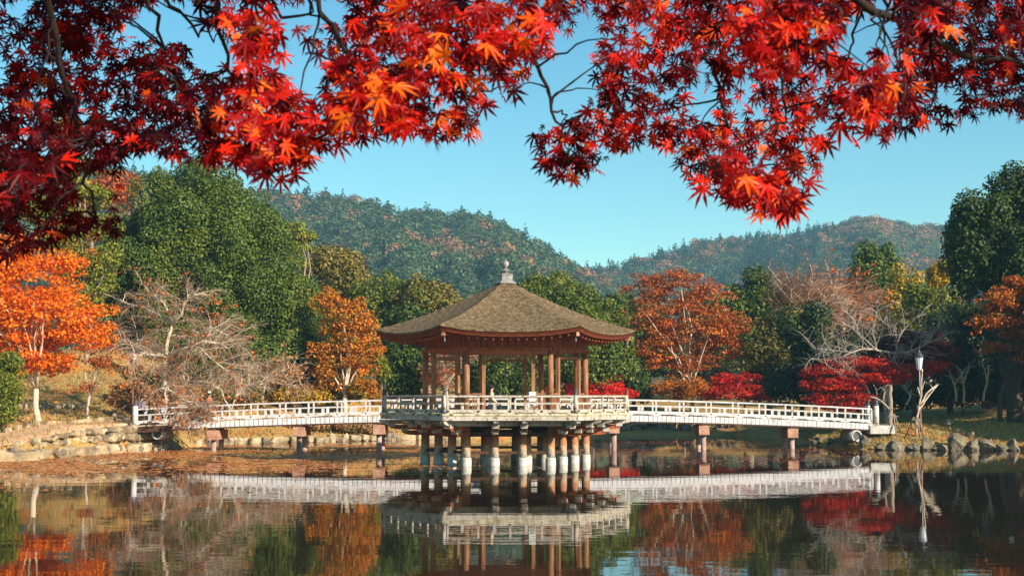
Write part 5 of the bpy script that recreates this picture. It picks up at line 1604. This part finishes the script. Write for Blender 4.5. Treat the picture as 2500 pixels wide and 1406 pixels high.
for _ in range(5200):                    # unseen overhead crown leaves, added to block light except above bright leaves
    q_ = np.array([rng.uniform(-4.5, 5.0), rng.uniform(-1.5, 5.5), rng.uniform(4.95, 6.8)])
    u_ = np.array([q_ @ e1, q_ @ e2])
    if len(ub) and np.min(np.hypot(ub[:, 0] - u_[0], ub[:, 1] - u_[1])) < 0.12: continue
    occ.append(q_)
occ = np.array(occ)
curl_ = rng.uniform(0.2, 2.2, nl_)
shade_dark = rng.random(nl_) < np.where((px_[:, 0] < 420) & (px_[:, 1] > 330), 0.88, np.where(px_[:, 0] < 520, 0.74, np.where(px_[:, 0] > 2180, 0.74, np.where(bright, 0.08, 0.42))))  # darkened leaf colour paints shade into the dim zones, little in bright ones
for sel_, mt_ in ((~shade_dark, 'maple'), (shade_dark, 'mapleshade')):
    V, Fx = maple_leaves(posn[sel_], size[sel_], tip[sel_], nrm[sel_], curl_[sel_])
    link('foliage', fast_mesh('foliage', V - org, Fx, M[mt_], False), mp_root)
no = len(occ)
nn = S[None] + rng.normal(0, 0.35, (no, 3))
nn /= np.linalg.norm(nn, axis=1, keepdims=True)
V, Fx = maple_leaves(occ, rng.uniform(0.08, 0.12, no), rng.normal(0, 1, (no, 3)), nn, rng.uniform(0.2, 1.5, no))
link('foliage', fast_mesh('foliage', V - org, Fx, M['maple'], False), mp_root)  # the added unseen leaves that block light from the hanging ones
# boughs and twigs
BOUGHS = [([(500, -80, 3.4), (530, 60, 3.5), (560, 170, 3.6), (600, 260, 3.6)], 0.012), ([(360, -60, 3.2), (380, 40, 3.3), (400, 120, 3.4), (430, 250, 3.4)], 0.010), ([(420, 10, 3.3), (480, 70, 3.4), (520, 88, 3.5), (560, 60, 3.6)], 0.007),
          ([(770, -60, 3.2), (780, 20, 3.2), (830, 100, 3.3), (890, 170, 3.4), (960, 250, 3.4)], 0.011), ([(700, 50, 3.3), (760, 20, 3.3), (790, -20, 3.3)], 0.006), ([(1295, -80, 3.2), (1300, 60, 3.3), (1310, 150, 3.3), (1340, 240, 3.4), (1360, 330, 3.4), (1390, 400, 3.4)], 0.011),
          ([(1740, -60, 3.3), (1725, 60, 3.4), (1722, 140, 3.4), (1760, 210, 3.4), (1790, 310, 3.4), (1830, 420, 3.4)], 0.012), ([(2060, -60, 3.1), (2120, 30, 3.1), (2210, 75, 3.2), (2330, 120, 3.3), (2460, 150, 3.4), (2600, 200, 3.4)], 0.018),
          ([(1908, -60, 3.0), (1905, 90, 3.1), (1912, 200, 3.2), (1920, 300, 3.2)], 0.011), ([(2165, 30, 3.1), (2150, 60, 3.2), (2080, 85, 3.3)], 0.006), ([(1920, -30, 3.2), (1945, 20, 3.2), (1960, 60, 3.3)], 0.007), ([(100, -80, 3.0), (140, 100, 3.1), (180, 260, 3.2), (220, 420, 3.2), (230, 520, 3.3)], 0.014),
          ([(760, 20, 3.3), (790, 50, 3.3), (840, 130, 3.4)], 0.006), ([(1090, -60, 3.4), (1120, 60, 3.5), (1110, 180, 3.5), (1140, 280, 3.5)], 0.010)]
bw_ = MB()
nodes_ = []
for path, r in BOUGHS:
    P = [at(*p) - mp_root.location for p in path]
    pts_ = []
    for i in range(len(P) - 1):
        for t in (0, 0.33, 0.66):
            pts_.append(P[i].lerp(P[i + 1], t) + Vector((random.gauss(0, .008), random.gauss(0, .008), random.gauss(0, .008))))
    pts_.append(P[-1])
    m = len(pts_)
    bw_.tube(pts_, [0.62 * r * (1 - 0.7 * i / (m - 1)) for i in range(m)], 8)
    nodes_ += pts_
    # limb from the trunk out to the bough
    s, e = Vector((0, 0, 3.4)), pts_[0]
    mid = Vector((s.x * 0.25 + e.x * 0.75, e.y - 0.5, e.z + 1.6))
    bw_.tube([s * (1 - u) ** 2 + mid * 2 * u * (1 - u) + e * u * u for u in [i / 8 for i in range(9)]], [0.05 * (1 - i / 8) ** 2 + 0.62 * r for i in range(9)], 8)
used_ = {}
for x, y, D in cl:
    if random.random() < 0.3:
        c = at(x, y - 25, D) - mp_root.location
        nr_ = min(nodes_, key=lambda q_: (q_ - c).length)
        if (nr_ - c).length > 0.4 or used_.get(nr_[:], 0) >= 2: continue
        used_[nr_[:]] = used_.get(nr_[:], 0) + 1
        mid = nr_.lerp(c, 0.5) + Vector((random.gauss(0, .03), random.gauss(0, .03), 0.035))
        us_ = [i / 7 for i in range(8)]
        bw_.tube([nr_ * (1 - u) ** 2 + mid * 2 * u * (1 - u) + c * u * u + Vector((random.gauss(0, .004), 0, random.gauss(0, .004))) * (0 < u < 1) for u in us_], [0.0032 - 0.002 * u for u in us_], 5)
bw_.build('boughs', M['blackbark'], mp_root, True)
MB().tube([(0, 0, -0.3), (0.02, 0.05, 0.1), (-0.05, 0, 1.2), (0.05, 0.02, 2.3), (0, 0, 3.3), (0.1, 0.1, 5.0)], [0.30, 0.23, 0.19, 0.17, 0.14, 0.05], 12).build('trunk', M['darkbark'], mp_root, True)
# one leaf falling free below the branches
fl = maple_leaves(np.array([[0, 0, 0.0]]), np.array([0.042]), np.array([[0.4, 0.1, 0.9]]), np.array([[0.75, -0.6, 0.28]]), np.array([1.5]))
tag(link('falling_leaf', fast_mesh('falling_leaf', fl[0], fl[1], M['scarlet']), None, at(2094, 356, 3.6)), 'single red maple leaf falling free against the blue sky', 'leaf')

# ------------------------------------------------------------------ the air: a thin even haze out to the hills
m_, nt, out = nodes('haze_air')
pv_ = N(nt, "ShaderNodeVolumePrincipled")
pv_.inputs['Color'].default_value = (0.40, 0.78, 1.0, 1)
pv_.inputs['Density'].default_value = 0.00022
pv_.inputs['Anisotropy'].default_value = 0.0
nt.links.new(pv_.outputs[0], out.inputs['Volume'])
tag(MB().box((0, 850, 135.5), (3600, 2000, 279)).build('haze', m_), kind='stuff')
